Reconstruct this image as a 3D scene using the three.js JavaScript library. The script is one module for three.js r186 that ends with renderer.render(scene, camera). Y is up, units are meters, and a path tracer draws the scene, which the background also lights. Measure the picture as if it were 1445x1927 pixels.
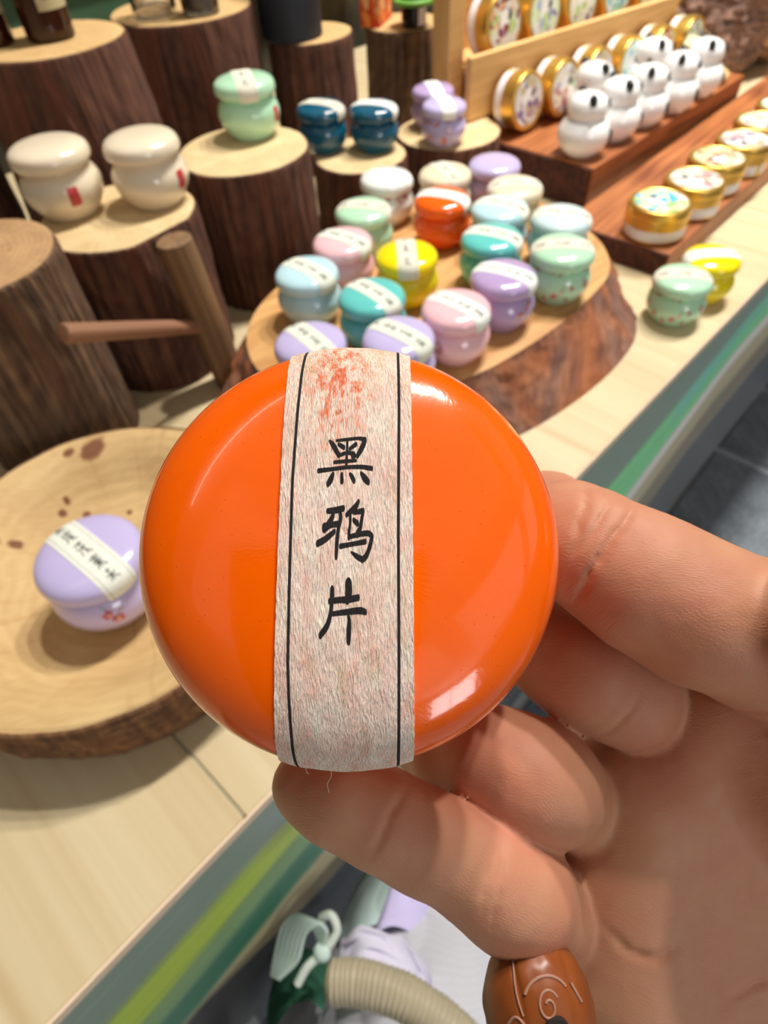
import * as THREE from 'three';
import { RoundedBoxGeometry } from 'three/addons/geometries/RoundedBoxGeometry.js';
import { mergeGeometries } from 'three/addons/utils/BufferGeometryUtils.js';
import { ImprovedNoise } from 'three/addons/math/ImprovedNoise.js';
import { RectAreaLightUniformsLib } from 'three/addons/lights/RectAreaLightUniformsLib.js';

// ---------------------------------------------------------------- camera, exposure, lights
const scene = new THREE.Scene();
const camera = new THREE.PerspectiveCamera(79.91, 1445 / 1927, 0.01, 30);
camera.position.set(0, 0.335, 0);
camera.setRotationFromMatrix(new THREE.Matrix4().makeBasis(
  new THREE.Vector3(0.70333, -0.04659, 0.70933), new THREE.Vector3(0.56936, 0.63437, -0.52288), new THREE.Vector3(-0.42562, 0.77162, 0.4727)));
camera.focus = 0.0715;
camera.userData.fStop = 31;
const renderer = new THREE.WebGLRenderer({ antialias: true });
renderer.toneMapping = THREE.LinearToneMapping;
renderer.toneMappingExposure = 1.12;
renderer.shadowMap.enabled = true;
renderer.shadowMap.type = THREE.PCFSoftShadowMap;
RectAreaLightUniformsLib.init();
scene.background = new THREE.Color(0.02, 0.02, 0.022);

const CEIL = 1.95, FLOOR = -0.78;
const SPOTS = [[0.8, -0.42], [1.12, -0.36], [1.44, -0.3]];          // three downlights on the ceiling above the far end of the counter
const SPOT_POWER = 7.2, PANEL = 0.13, WINDOW = 4.5, TUBE = 2;
const PANELS = [[-1.2, 0.2], [0.5, 0.2], [2.3, 0.5], [-1.2, 2.0], [0.5, 2.0], [2.3, 2.1]];  // large soft ceiling panels added for ambient fill, 1.4 m square

// ---------------------------------------------------------------- helpers
const noise = new ImprovedNoise();
const N3 = (x, y, z) => noise.noise(x, y, z);
function fbm(x, y, z, o = 4) { let s = 0, a = 0.5, f = 1; for (let i = 0; i < o; i++) { s += a * noise.noise(x * f, y * f, z * f); a *= 0.5; f *= 2.03; } return s; }
function rand(seed) { let a = seed | 0; return () => { a = (a + 0x6d2b79f5) | 0; let t = Math.imul(a ^ (a >>> 15), 1 | a); t = (t + Math.imul(t ^ (t >>> 7), 61 | t)) ^ t; return ((t ^ (t >>> 14)) >>> 0) / 4294967296; }; }
const clamp = (x, a, b) => Math.min(b, Math.max(a, x));
const mix = (a, b, t) => a + (b - a) * t;
const smooth = (a, b, x) => { const t = clamp((x - a) / (b - a), 0, 1); return t * t * (3 - 2 * t); };
const V = (a) => new THREE.Vector3(a[0], a[1], a[2]);
const used = {};
function numbered(n) { used[n] = (used[n] ?? -1) + 1; return used[n] ? n + '_' + String(used[n]).padStart(3, '0') : n; }
function tag(o, label, category, group, kind) {
  if (label) o.userData.label = label;
  if (category) o.userData.category = category;
  if (group) o.userData.group = group;
  if (kind) o.userData.kind = kind;
  return o;
}
function thing(name, label, category, pos = [0, 0, 0], turn = 0, group) {
  const o = new THREE.Group(); o.name = numbered(name); o.position.set(...pos); o.rotation.y = turn; scene.add(o);
  return tag(o, label, category, group);
}
function part(name, geo, mat, parent, opt = {}) {
  const m = new THREE.Mesh(geo, mat); m.name = name; m.castShadow = m.receiveShadow = true;
  if (opt.label) m.userData.label = opt.label;
  if (opt.kind) m.userData.kind = opt.kind;
  if (opt.pos) m.position.set(...opt.pos);
  if (opt.rot) m.rotation.set(...opt.rot);
  if (opt.world) geo.translate(-parent.position.x, -parent.position.y, -parent.position.z);
  parent.add(m); return m;
}
function structure(name, geo, mat) { const m = part(name, geo, mat, scene); m.userData.kind = 'structure'; return m; }
function clone(root, label, pos, turn = 0) {
  const r = root.clone(); r.name = numbered(root.name.replace(/_\d{3}$/, '')); r.userData = { ...root.userData, label };
  r.position.set(...pos); r.rotation.y = turn; scene.add(r); return r;
}
function gridGeo(nu, nv, fn, wrap = false) {         // fn(u, v) -> [x, y, z, s, t]
  const p = [], uv = [], ix = [];
  for (let j = 0; j <= nv; j++) for (let i = 0; i <= nu; i++) { const q = fn(i / nu, j / nv); p.push(q[0], q[1], q[2]); uv.push(q[3] ?? i / nu, q[4] ?? j / nv); }
  for (let j = 0; j < nv; j++) for (let i = 0; i < nu; i++) { const a = j * (nu + 1) + i, b = a + 1, c = a + nu + 1, d = c + 1; ix.push(a, b, d, a, d, c); }
  const g = new THREE.BufferGeometry();
  g.setAttribute('position', new THREE.Float32BufferAttribute(p, 3)); g.setAttribute('uv', new THREE.Float32BufferAttribute(uv, 2)); g.setIndex(ix);
  g.computeVertexNormals();
  if (wrap) { const n = g.attributes.normal; for (let j = 0; j <= nv; j++) { const a = j * (nu + 1), b = a + nu; const s = new THREE.Vector3(n.getX(a) + n.getX(b), n.getY(a) + n.getY(b), n.getZ(a) + n.getZ(b)).normalize(); n.setXYZ(a, s.x, s.y, s.z); n.setXYZ(b, s.x, s.y, s.z); } }
  return g;
}
function box(w, h, d, x, y, z, r = 0.0012, seg = 2) { const g = new RoundedBoxGeometry(w, h, d, seg, Math.min(r, w / 2.1, h / 2.1, d / 2.1)); g.translate(x, y, z); return metricUV(g); }
function metricUV(g) {                                  // box-mapped uv in metres
  const p = g.attributes.position, n = g.attributes.normal, uv = new Float32Array(p.count * 2);
  for (let i = 0; i < p.count; i++) {
    const a = Math.abs(n.getX(i)), b = Math.abs(n.getY(i)), c = Math.abs(n.getZ(i));
    if (b >= a && b >= c) { uv[2 * i] = p.getX(i); uv[2 * i + 1] = p.getZ(i); } else if (a >= c) { uv[2 * i] = p.getY(i); uv[2 * i + 1] = p.getZ(i); } else { uv[2 * i] = p.getX(i); uv[2 * i + 1] = p.getY(i); }
  }
  g.setAttribute('uv', new THREE.BufferAttribute(uv, 2)); return g;
}
function tube(pts, r, seg = 40, rad = 12, closed = false) { return new THREE.TubeGeometry(new THREE.CatmullRomCurve3(pts.map(V), closed, 'centripetal'), seg, r, rad, closed); }
function ball(r, x, y, z, sx = 1, sy = 1, sz = 1, w = 20, h = 14) { const g = new THREE.SphereGeometry(r, w, h); g.scale(sx, sy, sz); g.translate(x, y, z); return g; }

// textures -------------------------------------------------------
function tex(w, h, fn, { srgb = true, repeat = [1, 1], wrap = true } = {}) {   // fn(u, v) -> [r, g, b] 0..255, or a grey value
  const d = new Uint8Array(w * h * 4);
  for (let j = 0; j < h; j++) for (let i = 0; i < w; i++) {
    const c = fn((i + 0.5) / w, (j + 0.5) / h, i, j), k = (j * w + i) * 4;
    if (typeof c === 'number') d[k] = d[k + 1] = d[k + 2] = clamp(c, 0, 255); else { d[k] = clamp(c[0], 0, 255); d[k + 1] = clamp(c[1], 0, 255); d[k + 2] = clamp(c[2], 0, 255); }
    d[k + 3] = 255;
  }
  const t = new THREE.DataTexture(d, w, h, THREE.RGBAFormat);
  if (srgb) t.colorSpace = THREE.SRGBColorSpace;
  if (wrap) t.wrapS = t.wrapT = THREE.RepeatWrapping;
  t.repeat.set(...repeat); t.magFilter = THREE.LinearFilter; t.minFilter = THREE.LinearMipmapLinearFilter; t.generateMipmaps = true; t.needsUpdate = true;
  return t;
}
function canvasTex(w, h, draw, srgb = true) {
  const c = document.createElement('canvas'); c.width = w; c.height = h; draw(c.getContext('2d'), w, h);
  const t = new THREE.CanvasTexture(c); if (srgb) t.colorSpace = THREE.SRGBColorSpace; t.magFilter = THREE.LinearFilter; return t;
}
// periodic noise on the unit square
const pn = (u, v, fu, fv, s) => { const a = u * Math.PI * 2, b = v * Math.PI * 2; return noise.noise(Math.cos(a) * fu / 6.28 + s, Math.sin(a) * fu / 6.28 + Math.cos(b) * fv / 6.28, Math.sin(b) * fv / 6.28 + s * 1.7); };
const hash = (i, j, s = 0) => { let h = Math.imul(i, 374761393) ^ Math.imul(j, 668265263) ^ Math.imul(s, 1274126177); h = Math.imul(h ^ (h >>> 13), 1274126177); return ((h ^ (h >>> 16)) >>> 0) / 4294967296; };
const shade = (c, k) => [c[0] * k, c[1] * k, c[2] * k];
const blend = (a, b, t) => [mix(a[0], b[0], t), mix(a[1], b[1], t), mix(a[2], b[2], t)];
const std = (o) => new THREE.MeshStandardMaterial(o);
const phys = (o) => new THREE.MeshPhysicalMaterial(o);
const srgb = (r, g, b) => new THREE.Color().setRGB(r / 255, g / 255, b / 255, THREE.SRGBColorSpace);

// wood of the counter top: pale maple, grain across the counter (along v)
const mapleTex = tex(1024, 1024, (u, v) => {
  const g = pn(u, v, 60, 2.2, 3.1) * 0.5 + pn(u, v, 190, 4, 8.2) * 0.35, b = pn(u, v, 9, 2, 5.5), st = Math.pow(Math.max(0, pn(u, v, 34, 1.4, 12.4)), 2) * 1.6;
  let c = blend([214, 197, 160], [196, 173, 132], clamp(0.38 + g * 0.5 + b * 0.35, 0, 1)); c = blend(c, [182, 152, 110], clamp(st, 0, 0.5));
  return c;
}, { repeat: [2.2, 2.2] });
const maple = std({ map: mapleTex, roughness: 0.5 });
const mapleEdge = std({ color: srgb(240, 214, 186), roughness: 0.6 });
// pine of the display board
const pine = std({ map: tex(512, 512, (u, v) => { const g = pn(u, v, 5, 46, 2.2) * 0.5 + pn(u, v, 8, 120, 9.3) * 0.3; return blend([232, 190, 128], [205, 155, 92], clamp(0.4 + g, 0, 1)); }, { repeat: [3, 3] }), roughness: 0.6 });
// reddish plank wood
const redWoodTex = tex(512, 512, (u, v) => {
  const g = pn(u, v, 4, 34, 1.2) * 0.6 + pn(u, v, 6, 110, 6.3) * 0.35, b = pn(u, v, 5, 5, 7.7);
  let c = blend([186, 117, 66], [128, 66, 34], clamp(0.42 + g * 0.8 + b * 0.4, 0, 1)); return blend(c, [88, 40, 24], clamp((g - 0.22) * 2, 0, 0.7));
}, { repeat: [3, 5] });
const redWood = std({ map: redWoodTex, roughness: 0.45 });
const darkEnd = std({ map: tex(256, 256, (u, v) => blend([92, 45, 32], [56, 24, 18], clamp(0.5 + pn(u, v, 14, 20, 4.4) + pn(u, v, 50, 60, 2.4) * 0.5, 0, 1)), { repeat: [8, 8] }), roughness: 0.75 });
// sawn face of a log, rings round the middle (uv 0..1)
function ringsTex(seed, c0, c1, knots = 0) {
  const r = rand(seed), kn = Array.isArray(knots) ? knots : [...Array(knots)].map(() => { const a = r() * 6.28, d = 0.22 + r() * 0.22, q = 0.008 + r() * 0.02; return [0.5 + Math.cos(a) * d, 0.5 + Math.sin(a) * d, q, q * 0.8]; }), ox = (r() - 0.5) * 0.12, oy = (r() - 0.5) * 0.12;
  return tex(512, 512, (u, v) => {
    const x = u - 0.5 - ox, y = v - 0.5 - oy, d = Math.hypot(x, y) * (1 + 0.14 * fbm(x * 4 + seed, y * 4, 1.5, 3));
    const w = 0.5 + 0.5 * Math.sin(d * 170 + fbm(x * 9, y * 9, seed, 3) * 5), a = Math.atan2(y, x);
    const saw = noise.noise(u * 14 + v * 30, v * 150 - u * 60, seed) * 0.3, ray = Math.max(0, noise.noise(Math.cos(a) * 14, Math.sin(a) * 14, seed + d * 3) - 0.35) * 1.2;
    let c = blend(c0, c1, clamp(0.16 + w * 0.17 + fbm(u * 6, v * 6, seed + 4, 4) * 0.5 + saw * 0.8 + ray, 0, 1));
    for (const k of kn) { const q = Math.hypot((u - k[0]) / k[2], (v - k[1]) / k[3]) + fbm(u * 40, v * 40, 3, 2) * 0.5; if (q < 1.3) c = blend(c, [124, 76, 44], smooth(1.25, 0.75, q)); }
    return c;
  }, { wrap: false });
}
const cutA = std({ map: ringsTex(3, [226, 202, 156], [190, 152, 100]), roughness: 0.75 });
const cutB = std({ map: ringsTex(8, [214, 178, 122], [176, 134, 84]), roughness: 0.75 });
const cutC = std({ map: ringsTex(13, [196, 156, 110], [132, 96, 62], 2), roughness: 0.8 });
function barkTex(seed, light, dark, red) {
  return tex(512, 512, (u, v) => {
    const s = pn(u, v, 44, 3.2, seed), f = pn(u, v, 120, 9, seed + 5), b = pn(u, v, 10, 3, seed + 9), p = pn(u, v, 26, 20, seed + 14);
    let c = blend(light, dark, clamp(0.5 + s * 0.6 + f * 0.25 + p * 0.3, 0, 1)); return blend(c, red, clamp(b * 1.1, 0, 0.6));
  }, { repeat: [4.5, 4.5] });
}
function barkBump(seed) { return tex(512, 512, (u, v) => 128 + 120 * (pn(u, v, 44, 3.2, seed) * 0.7 + pn(u, v, 120, 9, seed + 5) * 0.4 + pn(u, v, 200, 60, seed + 7) * 0.15), { srgb: false, repeat: [4.5, 4.5] }); }
const bark = std({ map: barkTex(2.3, [122, 80, 60], [64, 37, 28], [112, 60, 40]), bumpMap: barkBump(2.3), bumpScale: 0.0025, roughness: 0.9 });
const barkGrey = std({ map: barkTex(31.7, [134, 104, 78], [60, 40, 28], [112, 76, 52]), bumpMap: barkBump(31.7), bumpScale: 0.003, roughness: 0.9 });
const slabBark = std({ map: tex(512, 512, (u, v) => { const s = pn(u, v, 14, 9, 6.1) + pn(u, v, 44, 26, 3.3) * 0.7, b = pn(u, v, 9, 6, 19.3); let c = blend([172, 116, 86], [104, 62, 48], clamp(0.42 + s * 0.7, 0, 1)); c = blend(c, [170, 96, 52], clamp(b * 1.3, 0, 0.6)); return blend(c, [120, 98, 96], clamp(-b * 1.1, 0, 0.5)); }, { repeat: [5, 5] }),
  bumpMap: tex(512, 512, (u, v) => 128 + 110 * (pn(u, v, 14, 9, 6.1) * 0.6 + pn(u, v, 44, 26, 3.3) * 0.6 + pn(u, v, 130, 80, 4) * 0.3), { srgb: false, repeat: [5, 5] }), bumpScale: 0.0014, roughness: 0.8 });
const slabTop = std({ map: tex(1024, 512, (u, v) => { const g = fbm(u * 3 + 4, v * 14, 2, 4), w = 0.5 + 0.5 * Math.sin((v + fbm(u * 2, v * 3, 7, 3) * 0.35) * 95); let c = blend([226, 180, 118], [178, 120, 64], clamp(0.3 + g * 0.8 + w * 0.28, 0, 1)); return blend(c, [134, 82, 44], clamp(fbm(u * 5 + 9, v * 5, 3, 4) * 2.2 - 0.35, 0, 0.75)); }, { wrap: false }), roughness: 0.55 });

// ---------------------------------------------------------------- room
{
  const wallMat = std({ color: srgb(196, 186, 168), roughness: 0.9 }), ceilMat = std({ color: srgb(225, 222, 214), roughness: 0.95 });
  const X0 = -2.6, X1 = 4.2, Z0 = -1.15, Z1 = 3.6, H = CEIL - FLOOR, cx = (X0 + X1) / 2, cz = (Z0 + Z1) / 2;
  const backMat = std({ map: tex(256, 256, (u, v) => blend([104, 92, 62], [58, 54, 40], clamp(0.5 + pn(u, v, 4, 3, 2) + pn(u, v, 20, 16, 7) * 0.3, 0, 1)), { repeat: [2, 2] }), roughness: 0.9 });
  structure('wall_back', box(X1 - X0, H, 0.08, cx, FLOOR + H / 2, Z0 - 0.04), backMat);
  structure('wall_left', box(0.08, H, Z1 - Z0, X0 - 0.04, FLOOR + H / 2, cz), wallMat);
  structure('wall_right', box(0.08, H, Z1 - Z0, X1 + 0.04, FLOOR + H / 2, cz), wallMat);
  structure('wall_front', box(X1 - X0, H, 0.08, cx, FLOOR + H / 2, Z1 + 0.04), wallMat);
  structure('ceiling', box(X1 - X0, 0.08, Z1 - Z0, cx, CEIL + 0.04, cz), ceilMat);
  const mortar = std({ color: srgb(176, 180, 184), roughness: 0.85 });
  const floor = structure('floor', box(X1 - X0, 0.05, Z1 - Z0, cx, FLOOR - 0.029, cz), mortar);
  const tileMats = [0, 1, 2].map((k) => std({ map: tex(256, 256, (u, v) => { const c = [[112, 122, 136], [98, 108, 124], [126, 134, 142]][k]; return shade(c, 1 + pn(u, v, 7, 7, k * 5 + 1) * 0.14 + pn(u, v, 40, 40, k + 3) * 0.15); }, { repeat: [2.5, 2.5] }), roughness: 0.55 }));
  const T = 0.3, tileGeo = box(T - 0.02, 0.012, T - 0.02, 0, 0, 0, 0.002, 1), r = rand(5), a = 0.06;
  for (let i = 0; i < 8; i++) for (let j = 0; j < 5; j++) {
    const lx = 0.135 + (i - 1.5) * T, lz = -0.235 + 0.075 + (j - 1.5) * T - 0.02;
    const m = part('tile', tileGeo, tileMats[Math.floor(r() * 3)], floor, { pos: [lx * Math.cos(a) + lz * Math.sin(a) + 0.3, FLOOR, -lx * Math.sin(a) + lz * Math.cos(a) + 0.02], rot: [0, a, 0] });
    m.position.y = FLOOR - 0.004;
  }
}
// lights ----------------------------------------------------------
{
  const glow = std({ color: 0x111111, emissive: new THREE.Color(1, 0.97, 0.9), emissiveIntensity: 60, roughness: 0.5 }), housing = std({ color: srgb(230, 230, 228), roughness: 0.5 });
  SPOTS.forEach(([x, z], i) => {
    const d = thing('ceiling_downlight', 'small round ceiling downlight, ' + ['nearest the back wall', 'in the middle', 'farthest from the back wall'][i] + ' of the row of three', 'downlight', [x, CEIL - 0.02, z], 0, 'downlights over the counter');
    part('housing', new THREE.LatheGeometry([[0.05, 0.018], [0.062, 0.018], [0.062, 0], [0.052, -0.003], [0.05, 0.006], [0.05, 0.018]].map((p) => new THREE.Vector2(...p)), 32), housing, d);
    part('glowing_disc', new THREE.CylinderGeometry(0.05, 0.05, 0.004, 32), glow, d, { pos: [0, 0.006, 0] });
    const s = new THREE.SpotLight(new THREE.Color(1, 0.96, 0.89), SPOT_POWER, 0, 1.15, 0.3, 2);
    s.position.set(x, CEIL - 0.03, z); s.target.position.set(x - 0.35, 0, z + 0.1); s.castShadow = true; s.shadow.radius = 2.4; s.shadow.mapSize.set(1024, 1024); scene.add(s, s.target);
  });
  const panelGlow = std({ color: 0x222222, emissive: new THREE.Color(1, 0.98, 0.95), emissiveIntensity: 0.13 });
  PANELS.forEach(([x, z], i) => {
    const p = thing('ceiling_fill_panel', 'flat square ceiling panel added for fill light, ' + ['above the left end of the counter', 'above the middle of the counter', 'above the right end of the counter', 'left over the aisle', 'middle over the aisle', 'right over the aisle'][i], 'light panel', [x, CEIL - 0.012, z], 0, 'added ceiling fill panels');
    part('frame', box(1.44, 0.02, 1.44, 0, 0.002, 0), housing, p);
    part('diffuser', box(1.4, 0.006, 1.4, 0, -0.009, 0), panelGlow, p);
    const l = new THREE.RectAreaLight(new THREE.Color(1, 0.97, 0.93), i < 3 ? PANEL : PANEL * 3.4, 1.4, 1.4); l.position.set(x, CEIL - 0.03, z); l.lookAt(x, -1, z); scene.add(l);
  });
  // shop front glazing across the aisle, daylight behind it
  const w = tag(new THREE.Group(), 'bright shop front window with slim frame across the aisle', null, null, 'structure'); w.name = 'window_1'; w.position.set(-0.95, 1.15, 3.56); scene.add(w);
  const dayGlow = std({ color: 0x222222, emissive: new THREE.Color(0.95, 0.98, 1), emissiveIntensity: 3 });
  for (const x of [-0.26, 0.3]) part('pane', box(x < 0 ? 0.42 : 0.58, 1.2, 0.01, x, 0, 0), dayGlow, w);
  const fr = std({ color: srgb(60, 60, 62), roughness: 0.5 });
  for (const x of [-0.5, -0.02, 0.62]) part('frame', box(0.06, 1.3, 0.05, x, 0, 0), fr, w);
  for (const y of [-0.63, 0.63]) part('frame', box(1.18, 0.06, 0.05, 0.06, y, 0), fr, w);
  const dl = new THREE.RectAreaLight(new THREE.Color(0.95, 0.98, 1), WINDOW, 1.04, 1.2); dl.position.set(-0.89, 1.15, 3.5); dl.lookAt(-0.89, 1.15, 0); scene.add(dl);
  // slim tube light on the back wall above the shelf
  const t = thing('tube_light', 'slim tube light fixed along the ceiling edge above the shelf', 'tube light', [-0.3, CEIL - 0.16, -0.86]);
  part('tube', new THREE.CapsuleGeometry(0.014, 1.2, 6, 16).rotateZ(Math.PI / 2), std({ color: 0x222222, emissive: new THREE.Color(1, 0.9, 0.75), emissiveIntensity: 5 }), t);
  for (const x of [-0.62, 0.62]) part('end_cap', new THREE.CylinderGeometry(0.02, 0.02, 0.05, 20).rotateZ(Math.PI / 2), housing, t, { pos: [x, 0, 0] });
  for (const x of [-0.5, 0.5]) part('hanger', box(0.012, 0.15, 0.012, x, 0.085, 0), housing, t);
  const l = new THREE.RectAreaLight(new THREE.Color(1, 0.9, 0.76), TUBE, 1.2, 0.03); l.position.set(-0.3, CEIL - 0.178, -0.86); l.lookAt(-0.3, -1, -0.86); scene.add(l);
}

// ---------------------------------------------------------------- counter
{
  const c = thing('display_counter', 'long shop counter with pale wood top and green leaf printed front', 'counter', [0, 0, 0], 0.034);
  const FZ = -0.116;
  const tops = [[-1.3, -0.0028], [-0.0012, 2.6]];
  for (const [x0, x1] of tops) part('tabletop', box(x1 - x0, 0.009, 0.9, (x0 + x1) / 2, -0.0045, FZ - 0.45, 0.001), maple, c);
  part('seam_strip', box(0.004, 0.008, 0.898, -0.002, -0.0052, FZ - 0.45, 0.0005), std({ color: srgb(168, 160, 134), roughness: 0.8 }), c);
  part('edge_band', box(3.9, 0.0085, 0.0016, 0.65, -0.0047, FZ + 0.0008, 0.0005), mapleEdge, c);
  const print = canvasTex(2048, 512, (g, W, Hh) => {
    const X = (x) => (x + 0.4) / 2 * W, Y = (y) => -y / 0.42 * Hh;
    g.fillStyle = '#869c8c'; g.fillRect(0, 0, W, Hh);
    const band = (pts, col, blur = 0) => { g.save(); g.filter = blur ? 'blur(' + blur + 'px)' : 'none'; g.fillStyle = col; g.beginPath(); pts.forEach(([x, y], i) => (i ? g.lineTo(X(x), Y(y)) : g.moveTo(X(x), Y(y)))); g.closePath(); g.fill(); g.restore(); };
    const strip = (col, top, low, blur = 5) => band([...top, ...[...low].reverse()], col, blur);
    const line = (...y) => [-0.4, -0.1, 0, 0.15, 0.3, 0.4, 0.53, 0.68, 1.6].map((x, i) => [x, -y[i]]);
    const a = line(0.078, 0.072, 0.064, 0.064, 0.07, 0.092, 0.075, 0.05, 0.04), b = line(0.13, 0.125, 0.105, 0.1, 0.11, 0.13, 0.11, 0.075, 0.06), c2 = line(0.17, 0.16, 0.14, 0.14, 0.16, 0.185, 0.145, 0.1, 0.08), d = line(0.215, 0.205, 0.185, 0.18, 0.2, 0.225, 0.18, 0.13, 0.1), e = line(0.22, 0.21, 0.23, 0.24, 0.25, 0.27, 0.23, 0.18, 0.14), f = line(0.225, 0.215, 0.27, 0.3, 0.32, 0.35, 0.31, 0.25, 0.2), z = line(0.5, 0.5, 0.5, 0.5, 0.5, 0.5, 0.5, 0.5, 0.5);
    strip('#3a3a3c', f, z, 4); strip('#8a7a5c', e, f, 5); strip('#c9b98e', d, e, 6);
    const cut = (l, i0, i1) => l.slice(i0, i1 + 1);
    strip('#bcd83c', cut(a, 0, 3), cut(b, 0, 3), 6); strip('#86ad72', cut(b, 0, 3), cut(c2, 0, 3), 6); strip('#3f8063', cut(c2, 0, 3), cut(d, 0, 3), 6);
    strip('#86f09c', cut(a, 3, 8), cut(c2, 3, 8), 5); strip('#7fdccb', cut(a, 6, 8), cut(b, 6, 8), 10); strip('#fff6f0', cut(c2, 4, 8), cut(d, 4, 8), 5);
    const r = rand(77);
    for (let i = 0; i < 260; i++) { const x = r() * W, y = r() * Hh, l = 60 + r() * 260; g.strokeStyle = ['rgba(255,255,230,.10)', 'rgba(10,25,15,.10)', 'rgba(150,200,120,.10)'][i % 3]; g.lineWidth = 1 + r() * 4; g.beginPath(); g.moveTo(x, y); g.quadraticCurveTo(x + l * 0.5, y + (r() - 0.5) * 24, x + l, y + (r() - 0.5) * 30); g.stroke(); }
  });
  const pf = gridGeo(1, 1, (u, v) => [-0.4 + 2 * u, -0.009 - 0.411 * (1 - v), FZ - 0.001, u, 1 - (0.009 + 0.411 * (1 - v)) / 0.42]);
  part('printed_front', pf, std({ map: print, roughness: 0.35 }), c, { label: 'glossy printed panel of blurred green leaves' });
  part('front_board', box(3.9, 0.4, 0.012, 0.65, -0.22, FZ - 0.0085), std({ color: srgb(70, 82, 74), roughness: 0.6 }), c);
  part('cabinet_body', box(3.9, 0.72, 0.6, 0.65, -0.385, FZ - 0.5), std({ color: srgb(74, 66, 58), roughness: 0.7 }), c);
  part('kick_board', box(3.9, 0.04, 0.5, 0.65, FLOOR + 0.021, FZ - 0.5), std({ color: srgb(48, 42, 40), roughness: 0.8 }), c);
}

// ---------------------------------------------------------------- log stumps
function stump(name, label, x, z, r, h, o = {}) {
  const { seed = 1, mat = bark, cut = cutA, taper = 0.02, flat = null, group = 'log stump display stands' } = o;
  const t = thing(name, label, 'log stump', [x, 0, z], 0, group);
  const R = (a, y) => {
    let q = r * (1 + 0.03 * N3(Math.cos(a) * 1.3 + seed, Math.sin(a) * 1.3, 2) + taper * (1 - y / h));
    if (flat) { const d = Math.cos(a - flat[0]); if (d > 0) q = Math.min(q, (r - flat[1] * smooth(0.55, 1, y / h)) / Math.max(d, 0.3)); }
    return q;
  };
  const ridge = (a, y) => 0.0016 * (N3(a * r * 160 + N3(a * 4, y * 14, seed) * 2.2, y * 16, seed + 3) + 0.6 * N3(a * r * 420, y * 30, seed + 8)) - 0.0008;
  const nA = 160, nY = 26, prof = [];
  for (let k = 0; k <= nY; k++) prof.push([k / nY * (h - 0.0015), 1]);
  prof.push([h - 0.0003, 0.4], [h - 0.0006, -1]);      // rounded bark lip, then inward under the sawn face
  part('bark', gridGeo(nA, prof.length - 1, (u, v) => {
    const a = -u * Math.PI * 2, [y, k] = prof[Math.round(v * (prof.length - 1))], q = R(-a, y) + (k > 0 ? ridge(-a, y) * (k === 1 ? 1 : 0.6) : 0) - (k === 0.4 ? 0.0012 : k < 0 ? 0.005 : 0);
    return [Math.cos(a) * q, y, -Math.sin(a) * q, u * Math.round(2 * Math.PI * r * 4.5) / 4.5, y];
  }, true), mat, t);
  part('sawn_face', gridGeo(nA, 10, (u, v) => {
    const a = u * Math.PI * 2, q = (R(a, h) - 0.0022) * v, y = h + 0.0012 - (v > 0.95 ? 0.0011 : 0) + 0.0002 * N3(Math.cos(a) * q * 300, Math.sin(a) * q * 300, seed);
    return [Math.cos(a) * q, y, Math.sin(a) * q, 0.5 + Math.cos(a + seed) * q / r * 0.48, 0.5 + Math.sin(a + seed) * q / r * 0.48];
  }, true).scale(1, 1, 1), cut, t).geometry.index.array.reverse();
  t.children[1].geometry.computeVertexNormals();
  return t;
}
stump('log_stump', 'tall log stump at far upper left carrying a brown glass bottle', 0.2528, -0.67, 0.066, 0.2, { seed: 1.3, cut: cutB, taper: 0.3 });
stump('log_stump', 'log stump added to darken the gap at the left edge behind the two cream jars', 0.13, -0.765, 0.062, 0.2, { seed: 28.2, cut: cutB });  // added stump, fills the dark gap behind the cream jars
stump('log_stump', 'wide tall log stump behind the one with the single mint jar, glassware on top', 0.44, -0.758, 0.077, 0.18, { seed: 4.1, cut: cutB });
stump('log_stump', 'log stump carrying a dark cylindrical pot', 0.571, -0.704, 0.052, 0.14, { seed: 7.7, cut: cutB });
stump('log_stump', 'log stump carrying an orange red carton and a small black bottle', 0.735, -0.706, 0.052, 0.12, { seed: 9.2, mat: barkGrey, cut: cutB });
stump('log_stump', 'log stump with a single mint green jar on top', 0.3284, -0.517, 0.0595, 0.125, { seed: 12.4 });
stump('log_stump', 'low log stump carrying two navy blue jars', 0.478, -0.528, 0.0505, 0.074, { seed: 15.8 });
stump('log_stump', 'lowest log stump, pale top with two lavender jars close together', 0.617, -0.5225, 0.0615, 0.06, { seed: 18.6 });
stump('log_stump', 'log stump with two cream jars, its front rim notched', 0.1876, -0.491, 0.0605, 0.125, { seed: 21.1, flat: [1.45, 0.006] });
stump('log_stump', 'bare weathered log stump at the left frame edge', 0.0708, -0.4552, 0.0555, 0.15, { seed: 24.9, mat: barkGrey, cut: cutC });

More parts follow.
